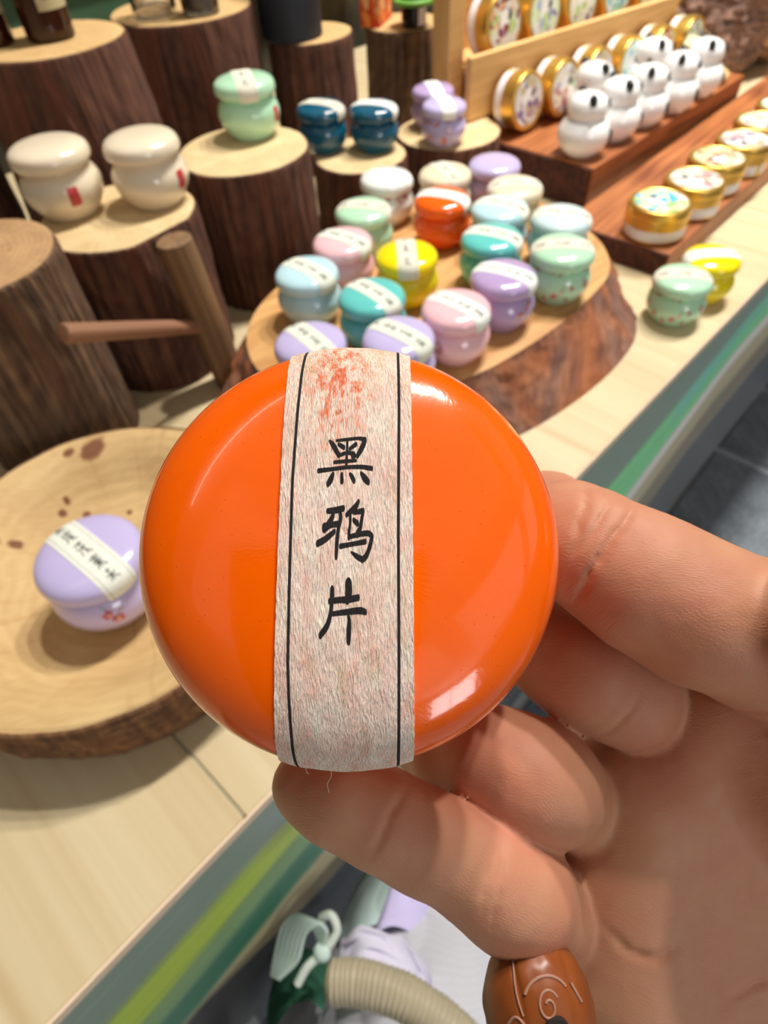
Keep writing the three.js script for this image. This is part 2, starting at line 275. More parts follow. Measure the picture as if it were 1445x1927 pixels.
// hollowed log bowl ------------------------------------------------
{
  const cx = 0.0227, cz = -0.2766, BS = 1.165, BH = 0.575, b = thing('wooden_bowl', 'shallow bowl hollowed from a bark-edged log slice, holding a lavender jar', 'bowl', [cx, 0, cz]);
  const wob = (a) => 1 + 0.022 * N3(Math.cos(a) * 1.2 + 5, Math.sin(a) * 1.2, 3) + 0.006 * N3(Math.cos(a) * 5, Math.sin(a) * 5, 9);
  const inside = [[0, 0.0548], [0.02, 0.0548], [0.036, 0.0552], [0.047, 0.0568], [0.056, 0.0605], [0.063, 0.066], [0.069, 0.0728], [0.075, 0.0795], [0.08, 0.0835], [0.085, 0.0862], [0.09, 0.0875], [0.0918, 0.087]];
  const nA = 160, tx = ringsTex(41, [214, 182, 130], [178, 140, 90], [[0.682, 0.103, 0.042, 0.026], [0.62, 0.07, 0.018, 0.012], [0.441, 0.252, 0.013, 0.012], [0.549, 0.221, 0.012, 0.01], [0.5, 0.18, 0.012, 0.01], [0.53, 0.16, 0.009, 0.01], [0.345, 0.2, 0.016, 0.014], [0.3, 0.17, 0.02, 0.02], [0.648, 0.3, 0.009, 0.008]]);
  const gi = gridGeo(nA, 44, (u, v) => {
    const a = u * Math.PI * 2, f = v * (inside.length - 1), i = Math.min(inside.length - 2, Math.floor(f)), k = f - i, r = mix(inside[i][0], inside[i + 1][0], k), y = mix(inside[i][1], inside[i + 1][1], k), q = r * mix(1, wob(a), smooth(0.03, 0.09, r));
    const step = 0.00035 * Math.sin(r * 2600 + N3(Math.cos(a) * 3, Math.sin(a) * 3, 2) * 3) * smooth(0.03, 0.05, r);
    return [Math.cos(a) * q * BS, 0.0185 + (y - 0.0548 + step) * 0.965, Math.sin(a) * q * BS, 0.5 + Math.cos(a) * r / 0.0925 * 0.49, 0.5 + Math.sin(a) * r / 0.0925 * 0.49];
  }, true); gi.index.array.reverse(); gi.computeVertexNormals();
  part('hollow', gi, std({ map: tx, roughness: 0.7 }), b);
  const out = [[0.0918, 0.0868], [0.0935, 0.0855], [0.0942, 0.08], [0.0945, 0.07], [0.0942, 0.06], [0.0938, 0.05], [0.093, 0.04], [0.092, 0.03], [0.091, 0.02], [0.0895, 0.01], [0.088, 0], [0.02, 0.0]];
  part('bark', gridGeo(nA, 33, (u, v) => {
    const a = u * Math.PI * 2, f = v * (out.length - 1), i = Math.min(out.length - 2, Math.floor(f)), k = f - i, r = mix(out[i][0], out[i + 1][0], k), y = mix(out[i][1], out[i + 1][1], k);
    const q = r * wob(a) + smooth(0.086, 0.08, y) * smooth(0, 0.006, y) * 0.0022 * (N3(a * 3 + y * 30, y * 120, 4) + N3(a * 9, y * 260 + a * 4, 8) * 0.6);
    return [Math.cos(a) * q * BS, y * BH, Math.sin(a) * q * BS, a * 0.09, y * 1.2];
  }, true), std({ map: barkTex(9.9, [146, 104, 66], [72, 44, 26], [130, 78, 46]), bumpMap: barkBump(9.9), bumpScale: 0.002, roughness: 0.9 }), b);
}
// live-edge slab -----------------------------------------------------
{
  const top = [[0.19, -0.335], [0.2, -0.29], [0.235, -0.248], [0.282, -0.22], [0.35, -0.208], [0.435, -0.21], [0.482, -0.221], [0.516, -0.25], [0.537, -0.29], [0.55, -0.34], [0.545, -0.385], [0.505, -0.425], [0.435, -0.462], [0.38, -0.448], [0.33, -0.437], [0.28, -0.425], [0.235, -0.405], [0.205, -0.375]];
  const bot = [[0.165, -0.335], [0.178, -0.275], [0.22, -0.226], [0.275, -0.193], [0.345, -0.175], [0.435, -0.172], [0.492, -0.186], [0.53, -0.222], [0.552, -0.28], [0.562, -0.34], [0.552, -0.385], [0.51, -0.428], [0.435, -0.466], [0.38, -0.452], [0.33, -0.442], [0.275, -0.432], [0.215, -0.418], [0.17, -0.392]];
  const ct = new THREE.CatmullRomCurve3(top.map((p) => new THREE.Vector3(p[0], 0, p[1])), true), cb = new THREE.CatmullRomCurve3(bot.map((p) => new THREE.Vector3(p[0], 0, p[1])), true);
  const C = [0.37, -0.32], s = thing('live_edge_slab', 'thick live-edge wood slab with rough bark rim, crowded with pastel jars', 'wood slab', [C[0], 0, C[1]]), H = 0.052, nA = 220;
  const g = gridGeo(nA, 12, (u, v) => { const p = ct.getPoint(u), k = v; const x = mix(C[0], p.x, k), z = mix(C[1], p.z, k); return [x - C[0], H - (v === 1 ? 0.0012 : 0), z - C[1], 0.5 + (x - C[0]) / 0.42, 0.5 + (z - C[1]) / 0.28]; }, true);
  g.index.array.reverse(); g.computeVertexNormals(); { const n = g.attributes.normal; if (n.getY(5) < 0) { g.index.array.reverse(); g.computeVertexNormals(); } }
  part('top_face', g, slabTop, s);
  const e = gridGeo(nA, 20, (u, v) => {
    const a = ct.getPoint(u), b = cb.getPoint(u), k = v, w = smooth(0, 0.12, k) * smooth(1, 0.9, k), o = 1 + 0.022 * w * (N3(a.x * 50, k * 3, a.z * 50) + 0.7 * N3(a.x * 140, k * 7, a.z * 140)) ;
    const kk = Math.pow(k, 1.1), x = C[0] + (mix(a.x, b.x, kk) - C[0]) * o, z = C[1] + (mix(a.z, b.z, kk) - C[1]) * o;
    return [x - C[0], (H - 0.001) * (1 - k), z - C[1], u * 1.2, k * 0.07];
  }, true);
  part('bark_edge', e, slabBark, s);
}
// planks on the right ------------------------------------------------
{
  const t = thing('wooden_plinth', 'raised reddish wooden plinth carrying the white panda jars', 'plinth', [0.664, 0, -0.352], 0.02);
  part('plinth_board', box(0.385, 0.042, 0.17, 0.1925, 0.024, -0.085, 0.0015), redWood, t);
  part('end_face', box(0.0025, 0.04, 0.167, -0.0008, 0.023, -0.085, 0.0006), darkEnd, t, { label: 'dark sawn end of the plinth' });
  const p = thing('wooden_plank', 'thin reddish wooden plank carrying the row of gold tins', 'plank', [0.588, 0, -0.21], 0.05);
  part('plank_board', box(0.62, 0.0235, 0.118, 0.31, 0.01225, -0.062, 0.0015), redWood, p);
  part('end_face', box(0.0022, 0.022, 0.115, -0.0006, 0.012, -0.062, 0.0005), darkEnd, p, { label: 'dark sawn end of the plank' });
}
// pine display rack behind the plinth ---------------------------------
const RA = -0.14;                                   // the rack is turned a little towards the aisle
{
  const t = thing('pine_rack', 'pale pine display rack holding upright gold tins in two rows', 'display rack', [0.645, 0, -0.516], RA);
  part('front_panel', box(0.375, 0.063, 0.009, 0.1875, 0.0945, -0.0045, 0.001), pine, t);
  part('ledge', box(0.345, 0.008, 0.09, 0.203, 0.1, -0.054, 0.001), pine, t);
  part('back_panel', box(0.34, 0.3, 0.008, 0.242, 0.1505, -0.104, 0.001), pine, t);
  part('side_post', box(0.024, 0.235, 0.03, 0.018, 0.185, -0.06, 0.0015), pine, t);
}

// ---------------------------------------------------------------- ceramic jars
const lidPts = new THREE.SplineCurve([[0.0192, 0.0305], [0.0228, 0.0308], [0.0244, 0.0321], [0.025, 0.034], [0.0248, 0.0363], [0.0239, 0.0386], [0.0218, 0.0405], [0.0182, 0.0419], [0.013, 0.0428], [0.007, 0.0432], [0, 0.0433]].map((p) => new THREE.Vector2(...p))).getPoints(48);
lidPts[lidPts.length - 1].x = 0;
const bodyPts = new THREE.SplineCurve([[0.0001, 0.0012], [0.014, 0.0012], [0.0163, 0], [0.0176, 0.0008], [0.0212, 0.0055], [0.0245, 0.0115], [0.0256, 0.0172], [0.0248, 0.0216], [0.0226, 0.0258], [0.0204, 0.0279], [0.0196, 0.0292], [0.0196, 0.0308]].map((p) => new THREE.Vector2(...p))).getPoints(48);
const lidGeo = new THREE.LatheGeometry(lidPts, 72), lidGeoFine = new THREE.LatheGeometry(lidPts, 180), bodyGeo = new THREE.LatheGeometry(bodyPts, 72);
const rimI = lidPts.reduce((b, p, i) => (p.x > lidPts[b].x ? i : b), 0);
function lidHeight(r) { for (let i = rimI; i < lidPts.length - 1; i++) if (r <= lidPts[i].x && r >= lidPts[i + 1].x) return mix(lidPts[i + 1].y, lidPts[i].y, (r - lidPts[i + 1].x) / Math.max(1e-9, lidPts[i].x - lidPts[i + 1].x)); return lidPts[rimI].y; }
function stripGeo(half, over, nu, nv, off, thick, ragged = 0, bump = 0) {            // paper strip laid over the lid along local z
  const RR = 0.025, at = (x, s) => {                          // s in -1..1, the outer part hangs over the rim
    const zm = Math.sqrt(RR * RR - x * x), k = Math.abs(s), sg = Math.sign(s), cut = 1 - over;
    if (k <= cut) { const q = Math.sin(k / cut * Math.PI / 2 * 0.985) / Math.sin(Math.PI / 2 * 0.985); return [x, lidHeight(Math.min(RR, Math.hypot(x, q * zm))), sg * q * zm]; }
    const d = (k - cut) / over * 0.0042, yy = 0.034 - d, rr = RR - Math.pow(d / 0.0042, 2) * 0.0012, sc = rr / RR; return [x * sc, yy, sg * Math.sqrt(rr * rr - x * x * sc * sc)];
  };
  const up = (u, v, o) => {
    const s = v * 2 - 1, e = u < 0.001 || u > 0.999 ? ragged * N3(v * 60, u * 9, 3) : 0, x = (u - 0.5) * 2 * half + e, p = at(x, s), r = Math.hypot(p[0], p[2]) || 1;
    const ny = clamp(1 - Math.pow(r / RR, 6), 0, 1), o2 = o + (o > 0 ? bump * N3(u * 7, v * 16, 4.2) : 0);
    return [p[0] + p[0] / r * o2 * (1 - ny), p[1] + o2 * ny, p[2] + p[2] / r * o2 * (1 - ny), u, 1 - v];
  };
  const ring = [];                                     // closed thin solid: top, then underside
  const g = gridGeo(nu, nv, (u, v) => up(u, v, off + thick));
  g.index.array.reverse(); g.computeVertexNormals();
  const edge = (fixed) => { const e = gridGeo(1, nv, (a, v) => { const q = up(fixed, v, mix(off + thick, 0, a)); q[3] = fixed ? 0.995 : 0.005; return q; }); if (!fixed) e.index.array.reverse(); e.computeVertexNormals(); return e; };
  const end = (fv) => { const e = gridGeo(nu, 1, (u, a) => { const q = up(u, fv, mix(off + thick, 0, a)); q[4] = fv ? 0.005 : 0.995; return q; }); if (fv) e.index.array.reverse(); e.computeVertexNormals(); return e; };
  ring.push(g, edge(0), edge(1), end(0), end(1));
  return mergeGeometries(ring);
}
const smallStrip = stripGeo(0.0078, 0.13, 8, 40, 0.0001, 0.00022);
// small printed paper labels: thin double border and a column of brush characters
function paperTex(seed, n, base, ink) {
  return canvasTex(128, 384, (g, W, H) => {
    const r = rand(seed); g.fillStyle = base; g.fillRect(0, 0, W, H);
    for (let i = 0; i < 700; i++) { g.fillStyle = ['rgba(255,255,250,.25)', 'rgba(150,140,110,.12)'][i & 1]; g.fillRect(r() * W, r() * H, 1 + r() * 2, 3 + r() * 12); }
    g.strokeStyle = 'rgba(90,90,84,.7)'; g.lineWidth = 2; for (const x of [15, W - 15]) { g.beginPath(); g.moveTo(x, 0); g.lineTo(x, H); g.stroke(); }
    g.strokeStyle = ink; g.lineCap = 'round';
    const y0 = H * 0.16, st = H * 0.68 / n, sz = Math.min(50, st * 0.8);
    for (let k = 0; k < n; k++) {
      const cx = W / 2, cy = y0 + st * (k + 0.5), L = (a, b, c, d, w = 4) => { g.lineWidth = w; g.beginPath(); g.moveTo(cx + a * sz, cy + b * sz); g.lineTo(cx + c * sz, cy + d * sz); g.stroke(); };
      const nb = 2 + Math.floor(r() * 3), shift = (r() - 0.5) * 0.5, kind = Math.floor(r() * 4);
      for (let q = 0; q < nb; q++) { const y = -0.42 + q * 0.8 / nb + (r() - 0.5) * 0.1, w = 0.18 + r() * 0.28; L(shift * 0.4 - w, y + 0.03, shift * 0.4 + w, y - 0.04); }
      if (kind !== 1) L(shift * 0.5, -0.5, shift * 0.5, 0.42, 5);
      if (kind === 0) { L(shift * 0.5, 0, -0.4, 0.45); L(shift * 0.5, 0, 0.42, 0.44, 5); }
      if (kind === 1) { L(-0.36, -0.4, -0.38, 0.4); L(0.36, -0.42, 0.34, 0.42); L(-0.36, 0.4, 0.34, 0.4); L(0, -0.3, -0.05, 0.3); }
      if (kind === 2) { L(-0.36, -0.45, -0.3, -0.3); L(-0.42, -0.12, -0.3, 0); L(-0.44, 0.42, -0.26, 0.12); L(0.1, 0.08, 0.42, 0.46, 5); }
      if (kind === 3) for (let q = 0; q < 4; q++) L(-0.34 + q * 0.22, 0.26, -0.38 + q * 0.25, 0.44, 5);
    }
  });
}
const paperMats = [['#e9eadf', 5], ['#e4e6d8', 4], ['#ded9c8', 3], ['#eceee8', 4]].map(([b, n], i) => std({ map: paperTex(91 + i, n, b, 'rgba(40,44,44,.85)'), roughness: 0.9 }));
// glazes
const GL = { lavender: [196, 184, 228], white: [236, 236, 232], cream: [234, 222, 192], orange: [250, 98, 8], lightblue: [192, 228, 238], paleblue: [206, 226, 228], mint: [184, 228, 194], pink: [246, 194, 202], yellow: [246, 222, 8], teal: [102, 200, 196], purple: [184, 160, 206], navy: [14, 84, 112], ivory: [238, 222, 196] };
const glaze = {}; for (const k in GL) glaze[k] = phys({ color: srgb(...GL[k]), roughness: 0.16, clearcoat: 0.5, clearcoatRoughness: 0.05 });
function floralMat(key, seed, flowers = 26, leaf = true) {
  const base = GL[key];
  const t = canvasTex(512, 192, (g, W, H) => {
    const r = rand(seed); g.fillStyle = 'rgb(' + base.join(',') + ')'; g.fillRect(0, 0, W, H);
    for (let i = 0; i < flowers; i++) {
      const x = r() * W, y = H * (0.12 + r() * 0.5), s = 5 + r() * 9, pal = ['#c4586e', '#d98a98', '#a8506a', '#e6b9bd', '#b77a58'];
      if (leaf) { g.strokeStyle = ['#6f8f62', '#8a7a4a'][i & 1]; g.lineWidth = 2; g.beginPath(); g.moveTo(x, y); g.quadraticCurveTo(x + 14 * (r() - 0.5), y - 12, x + 30 * (r() - 0.5), y - 26 * r()); g.stroke(); }
      for (let k = 0; k < 5; k++) { g.fillStyle = pal[Math.floor(r() * 5)]; const a = k * 1.257 + r(); for (const dx of [-W, 0, W]) { g.beginPath(); g.ellipse(x + dx + Math.cos(a) * s * 0.6, y + Math.sin(a) * s * 0.6, s * 0.55, s * 0.42, a, 0, 7); g.fill(); } }
      g.fillStyle = '#e8d48a'; g.beginPath(); g.arc(x, y, s * 0.25, 0, 7); g.fill();
    }
  }); t.wrapS = THREE.RepeatWrapping;
  return phys({ map: t, roughness: 0.16, clearcoat: 0.5, clearcoatRoughness: 0.05 });
}
const sealMat = phys({ color: srgb(196, 62, 66), roughness: 0.3 });
// curved patch on the jar body between two angles and two heights, 0.25 mm proud
function bodyPatch(a0, a1, y0, y1, nu = 8, nv = 6, off = 0.00025) {
  const rad = (y) => { for (let i = 0; i < bodyPts.length - 1; i++) { const p = bodyPts[i], q = bodyPts[i + 1]; if (p.y <= y && q.y >= y && q.y > p.y) return mix(p.x, q.x, (y - p.y) / (q.y - p.y)); } return 0.0212; };
  const g = gridGeo(nu, nv, (u, v) => { const a = mix(a0, a1, u), y = mix(y0, y1, v), e = u === 0 || u === 1 || v === 0 || v === 1 ? 0 : off, r = rad(y) + e; return [Math.sin(a) * r, y, Math.cos(a) * r, u, v]; });
  return g;
}
const sealGeo = bodyPatch(-0.14, 0.14, 0.0115, 0.0225), tallLabelGeo = bodyPatch(-0.3, 0.3, 0.006, 0.026);
const jarProto = {};
function jar(label, key, pos, o = {}) {
  const { turn = 0, scale = 1, paper = 0, body = null, strip = true, seal = null, side = null, group } = o;
  const pk = key + '|' + paper + '|' + (body?.uuid ?? '') + strip + seal + side;
  let j = jarProto[pk];
  if (!j) {
    j = jarProto[pk] = thing('ceramic_jar', label, 'jar', pos, turn, group);
    part('body', bodyGeo, body ?? glaze[key], j);
    const lid = part('lid', lidGeo, glaze[key], j);
    if (strip) part('label_strip', smallStrip, paperMats[paper], lid, { label: 'pale paper strip with a column of dark characters' });
    if (seal !== null) part('red_seal', sealGeo, sealMat, j, { rot: [0, seal, 0] });
    if (side !== null) part('side_label', tallLabelGeo, paperMats[3], j, { rot: [0, side, 0] });
  } else j = clone(j, label, pos, turn);
  if (group) j.userData.group = group; else delete j.userData.group;
  j.scale.setScalar(scale);
  return j;
}
{
  const S = 0.0522, at = (p) => [p[0], S, p[1]], gp = 'pastel jars on the live-edge slab', floralWhite = floralMat('white', 5, 22), floralMint = floralMat('mint', 8, 26), floralPink = floralMat('pink', 12, 16), floralPurple = floralMat('purple', 16, 16), floralLav = floralMat('lavender', 22, 26);
  const J = (label, key, p, turn, o = {}) => jar(label, key, at(p), { turn, group: gp, ...o });
  J('lavender jar with whitish lid rim, farthest back on the slab toward the plinth', 'lavender', [0.5122, -0.3748], 0.9, { paper: 3, strip: false });
  J('glossy white jar with red floral body at the back of the slab', 'white', [0.4248, -0.4343], 0.4, { body: floralWhite, paper: 3 });
  J('cream jar directly behind the orange jar on the slab', 'cream', [0.467, -0.398], -0.4, { paper: 2 });
  J('cream jar beside the lavender one at the plinth end of the slab', 'cream', [0.4836, -0.3293], 0.8, { paper: 2 });
  J('small orange jar standing on the slab, not held', 'orange', [0.4245, -0.3641], 0.35, { paper: 3, body: null });
  J('light blue jar behind the darker teal jar on the slab', 'lightblue', [0.4426, -0.3141], 0.25, { paper: 1 });
  J('whitish pale blue jar behind the mint floral jar on the slab', 'paleblue', [0.4608, -0.2641], 0.45, { paper: 1 });
  J('mint green jar on the slab in front of the white jar', 'mint', [0.3657, -0.4044], 0.55, { paper: 2 });
  J('pink jar between the mint jar and the light blue jar on the slab', 'pink', [0.3154, -0.377], 0.2, { paper: 1 });
  J('bright yellow jar in the middle of the slab', 'yellow', [0.3335, -0.3217], -0.75, { paper: 2 });
  J('light blue jar at the stump end of the slab', 'lightblue', [0.2645, -0.363], 0.05, { paper: 1 });
  J('turquoise jar between the light blue jar and the front pink jar', 'teal', [0.2743, -0.3008], -0.05, { paper: 1 });
  J('turquoise jar behind the purple jar on the slab', 'teal', [0.3975, -0.2871], 0.3, { paper: 1 });
  J('purple jar with floral body between the front pink and the mint floral jar', 'purple', [0.3575, -0.2443], 0.25, { body: floralPurple, paper: 3 });
  J('mint green jar with pink floral body at the bark-edge corner of the slab', 'mint', [0.4176, -0.2335], 0.7, { body: floralMint, paper: 2 });
  J('pink jar with red flowers at the front edge of the slab', 'pink', [0.3023, -0.2437], 0.05, { body: floralPink, paper: 3 });
  J('lavender jar at the slab front beside the pink jar, half hidden behind the held lid', 'lavender', [0.2503, -0.2505], 0.08, { paper: 1 });
  J('lavender jar at the slab front below the light blue jar, partly hidden', 'lavender', [0.2065, -0.2916], -0.12, { paper: 1 });
  jar('mint green floral jar standing on the bare counter top near the edge', 'mint', [0.5306, 0.0002, -0.1744], { turn: 0.6, body: floralMint, paper: 2 });
  jar('yellow jar on the bare counter top behind the mint one', 'yellow', [0.579, 0.0002, -0.1715], { turn: 0.75, paper: 3 });
  jar('lavender jar standing inside the hollowed wooden bowl, labelled with five characters', 'lavender', [0.015, 0.019, -0.265], { turn: 0.12, scale: 1.21, body: floralMat('lavender', 31, 12), paper: 0 });
  jar('large cream jar with a red seal, nearer the bare weathered stump', 'ivory', [0.167, 0.1266, -0.522], { turn: 0.2, scale: 1.16, strip: false, seal: -0.35 });
  jar('large cream jar with a red seal, nearer the stump with the mint jar', 'ivory', [0.221, 0.1266, -0.484], { turn: 0.75, scale: 1.12, strip: false, seal: -0.35 });
  jar('mint green jar with a red seal, alone on its log stump', 'mint', [0.3535, 0.1266, -0.534], { turn: -0.5, scale: 1.08, seal: 0.95, paper: 2 });
  jar('navy blue jar on the low stump, nearer the mint green jar', 'navy', [0.4625, 0.0756, -0.566], { turn: 0.35, scale: 1.03, paper: 2 });
  jar('navy blue jar with white side label on the low stump, nearer the lavender jars', 'navy', [0.4975, 0.0756, -0.523], { turn: 0.45, scale: 1.0, paper: 3, side: 0.75 });
  jar('lavender floral jar in front on the lowest pale stump', 'lavender', [0.584, 0.0616, -0.502], { turn: -0.6, scale: 0.98, body: floralLav, paper: 3 });
  jar('plain lavender jar behind the floral one on the lowest stump', 'purple', [0.6135, 0.0616, -0.5445], { turn: -0.6, scale: 0.98, paper: 3 });
}

// ---------------------------------------------------------------- gold tins
const gold = std({ color: srgb(228, 184, 92), metalness: 0.85, roughness: 0.32 });
const tinWhite = std({ map: canvasTex(256, 64, (g, W, H) => { g.fillStyle = '#e9e6ea'; g.fillRect(0, 0, W, H); g.fillStyle = '#6a6476'; const r = rand(3); for (let i = 0; i < 26; i++) g.fillRect(20 + r() * 90, 16 + Math.floor(r() * 3) * 12, 4 + r() * 10, 4); g.fillStyle = '#d8b668'; g.fillRect(128, 0, 8, H); g.fillRect(0, 0, 4, H); }), roughness: 0.5 });
function tinArt(seed, bg, cols) {
  return std({ roughness: 0.4, map: canvasTex(256, 256, (g, W) => {
    const r = rand(seed); g.fillStyle = bg; g.fillRect(0, 0, W, W);
    for (let i = 0; i < 46; i++) { g.fillStyle = cols[Math.floor(r() * cols.length)]; g.beginPath(); g.ellipse(r() * W, r() * W, 8 + r() * 30, 6 + r() * 22, r() * 3, 0, 7); g.fill(); }
    g.fillStyle = '#f4f1ec'; g.beginPath(); g.ellipse(W * 0.4, W * 0.52, 46, 38, 0.3, 0, 7); g.fill(); g.fillStyle = '#3c3a46'; g.beginPath(); g.ellipse(W * 0.36, W * 0.34, 22, 15, 0.5, 0, 7); g.fill(); g.fillStyle = cols[0]; g.beginPath(); g.ellipse(W * 0.56, W * 0.46, 18, 26, 0.3, 0, 7); g.fill();
  }) });
}
const arts = [tinArt(1, '#e8d9b0', ['#4fb3d6', '#9ccf7a', '#58b9cf', '#f2efe6']), tinArt(2, '#e9e2c8', ['#c98a86', '#b9b2c8', '#e9e6dc', '#a9b9a0']), tinArt(3, '#eadcb4', ['#c4584e', '#a9bd8a', '#e8c79a', '#f0ead8']), tinArt(4, '#dfe0dc', ['#7f6f9c', '#b99aa4', '#eeeae6', '#c9b98f']), tinArt(5, '#e2e6cc', ['#b7cf86', '#7d6a92', '#efe9df', '#c4c9b0']), tinArt(6, '#e0ddcf', ['#8a3f4c', '#9a8fb4', '#b8d488', '#e8b48a']), tinArt(7, '#dceccb', ['#b7d98e', '#8a84ae', '#a7b7d8', '#eceee8']), tinArt(8, '#dff0ea', ['#52b3d4', '#9bd6b4', '#b9c7a4', '#e7efe9'])];
const tinLat = (pts) => new THREE.LatheGeometry(pts.map((p) => new THREE.Vector2(...p)), 64);
const tinBodyGeo = tinLat([[0, 0], [0.0285, 0], [0.0295, 0.0008], [0.0297, 0.002], [0.0297, 0.0165], [0.029, 0.018], [0.02, 0.018]]);
const tinBandGeo = new THREE.CylinderGeometry(0.0299, 0.0299, 0.0095, 64, 1, true).translate(0, 0.0075, 0);
const tinLidGeo = tinLat([[0.0292, 0.0172], [0.0303, 0.0172], [0.0307, 0.0182], [0.0302, 0.0194], [0.0302, 0.022], [0.0306, 0.0229], [0.0306, 0.0245], [0.0302, 0.0253], [0.0302, 0.0285], [0.0297, 0.0302], [0.0286, 0.031], [0.0272, 0.0306], [0.0266, 0.0298], [0, 0.0298]]);
const tinArtGeo = new THREE.CylinderGeometry(0.0252, 0.0252, 0.0006, 56).translate(0, 0.0302, 0);
let tin0 = null;
function tin(label, pos, o = {}) {
  const { art = 0, scale = 1, turn = 0, upright = false, group } = o;
  let t;
  if (!tin0) {
    t = tin0 = thing('gold_tin', label, 'tin', pos, turn, group);
    part('tin_body', tinBodyGeo, gold, t); part('paper_band', tinBandGeo, tinWhite, t);
    const lid = part('lid', tinLidGeo, gold, t); part('printed_disc', tinArtGeo, arts[0], lid);
  } else t = clone(tin0, label, pos, turn);
  t.userData.group = group;
  t.traverse((m) => { if (m.name === 'printed_disc') m.material = arts[art]; });
  t.scale.setScalar(scale);
  if (upright) { t.rotation.set(Math.PI / 2 - 0.1, 0, 0); t.rotation.order = 'YXZ'; t.rotation.y = turn; }
  return t;
}
{
  const P = 0.0242;
  [[1245, 375, 'nearest, its round lid printed white, green and blue', 0], [1318, 330, 'second in the row, lid printed with a pale blossom', 1], [1347, 293, 'third in the row, lid printed with a red streak', 2], [1381, 258, 'fourth in the row, lid with pale purple print', 3], [1432, 226, 'fifth in the row, lid with greenish print', 4], [1460, 195, 'sixth in the row, cut off by the frame', 7]].forEach(([, , d, a], i) => {
    const p = [[0.6177, -0.2491], [0.684, -0.247], [0.7477, -0.254], [0.81, -0.2535], [0.874, -0.262], [0.937, -0.264]][i];
    tin('gold tin lying on the plank, ' + d, [p[0], P, p[1]], { art: a, turn: 0.6 + i * 0.7, group: 'gold tins lying on the plank' });
  });
  const e = [Math.cos(-RA), Math.sin(-RA)], n = [-e[1], e[0]], O = [0.645, -0.516];
  ['leftmost, dark blue blotch on its lid', 'second from the left', 'third from the left', 'fourth, turquoise lid print', 'fifth, behind the panda jars', 'sixth, at the right end'].forEach((d, i) => {
    const k = 0.056 + i * 0.0625, x = O[0] + e[0] * k + n[0] * 0.008, z = O[1] + e[1] * k + n[1] * 0.008;
    tin('gold tin on edge in the lower rack row, ' + d, [x, 0.0455 + 0.0312, z], { art: [3, 1, 3, 7, 2, 4][i], scale: 0.99, upright: true, turn: -0.03, group: 'gold tins in the lower row of the rack' });
  });
  ['leftmost, red and white lid print', 'second, pale green lid', 'third, green and purple lid', 'fourth, light blue lid', 'fifth, pale lid print', 'sixth, blue lid at the right end'].forEach((d, i) => {
    const k = 0.068 + i * 0.0665, s = 1.07, x = O[0] + e[0] * k - n[0] * 0.055, z = O[1] + e[1] * k - n[1] * 0.055;
    tin('gold tin on edge in the upper rack row, ' + d, [x, 0.1045 + 0.0309 * s, z], { art: [5, 6, 4, 7, 0, 7][i], scale: s, upright: true, turn: -0.03, group: 'gold tins in the upper row of the rack' });
  });
}
// ---------------------------------------------------------------- panda jars
{
  const white = phys({ color: srgb(250, 250, 250), roughness: 0.12, clearcoat: 0.6, clearcoatRoughness: 0.04 }), black = phys({ color: srgb(26, 28, 32), roughness: 0.25 });
  const bp = new THREE.SplineCurve([[0.0001, 0.001], [0.013, 0.001], [0.0155, 0], [0.018, 0.0015], [0.025, 0.009], [0.0286, 0.018], [0.0278, 0.0265], [0.0235, 0.034], [0.0185, 0.038], [0.018, 0.0395]].map((p) => new THREE.Vector2(...p))).getPoints(36);
  const lp = new THREE.SplineCurve([[0.0165, 0.0385], [0.0195, 0.039], [0.0212, 0.0415], [0.0216, 0.046], [0.0206, 0.0515], [0.0176, 0.0562], [0.0123, 0.0595], [0.006, 0.061], [0, 0.0613]].map((p) => new THREE.Vector2(...p))).getPoints(36); lp[lp.length - 1].x = 0;
  const p0 = thing('panda_jar', 'white round panda jar nearest the camera on the plinth', 'jar', [0.688, 0.0455, -0.386], 0.9, 'white panda jars on the plinth');
  part('body', new THREE.LatheGeometry(bp, 56), white, p0);
  const lid = part('lid', new THREE.LatheGeometry(lp, 56), white, p0);
  for (const s of [-1, 1]) part('ear', ball(0.0062, s * 0.0165, 0.0565, -0.002, 1, 1, 0.7), black, lid);
  for (const s of [-1, 1]) part('eye_patch', ball(0.004, s * 0.0085, 0.0505, 0.0188, 0.8, 1.25, 0.5), black, lid);
  part('nose', ball(0.0018, 0, 0.046, 0.0222, 1.3, 0.9, 0.6), black, lid);
  for (const s of [-1, 1]) part('paw', ball(0.0056, s * 0.012, 0.021, 0.0245, 1, 1.25, 0.55), black, p0);
  [['panda jar second from the camera end of the plinth', [0.748, -0.383], 1.1], ['panda jar beside the rack, behind the second one', [0.779, -0.436], 1.3], ['panda jar in the middle of the plinth edge, dark marks facing the aisle', [0.806, -0.38], 0.6], ['panda jar near the far end, in front of the stacked-up ones', [0.868, -0.374], 0.5], ['panda jar by the far end of the plinth, standing tall behind the others', [0.902, -0.428], 1.0], ['panda jar at the far end of the plinth beside the glassware', [0.935, -0.376], 0.8]].forEach(([l, q, a]) => clone(p0, 'white ' + l, [q[0], 0.0455, q[1]], a));
}

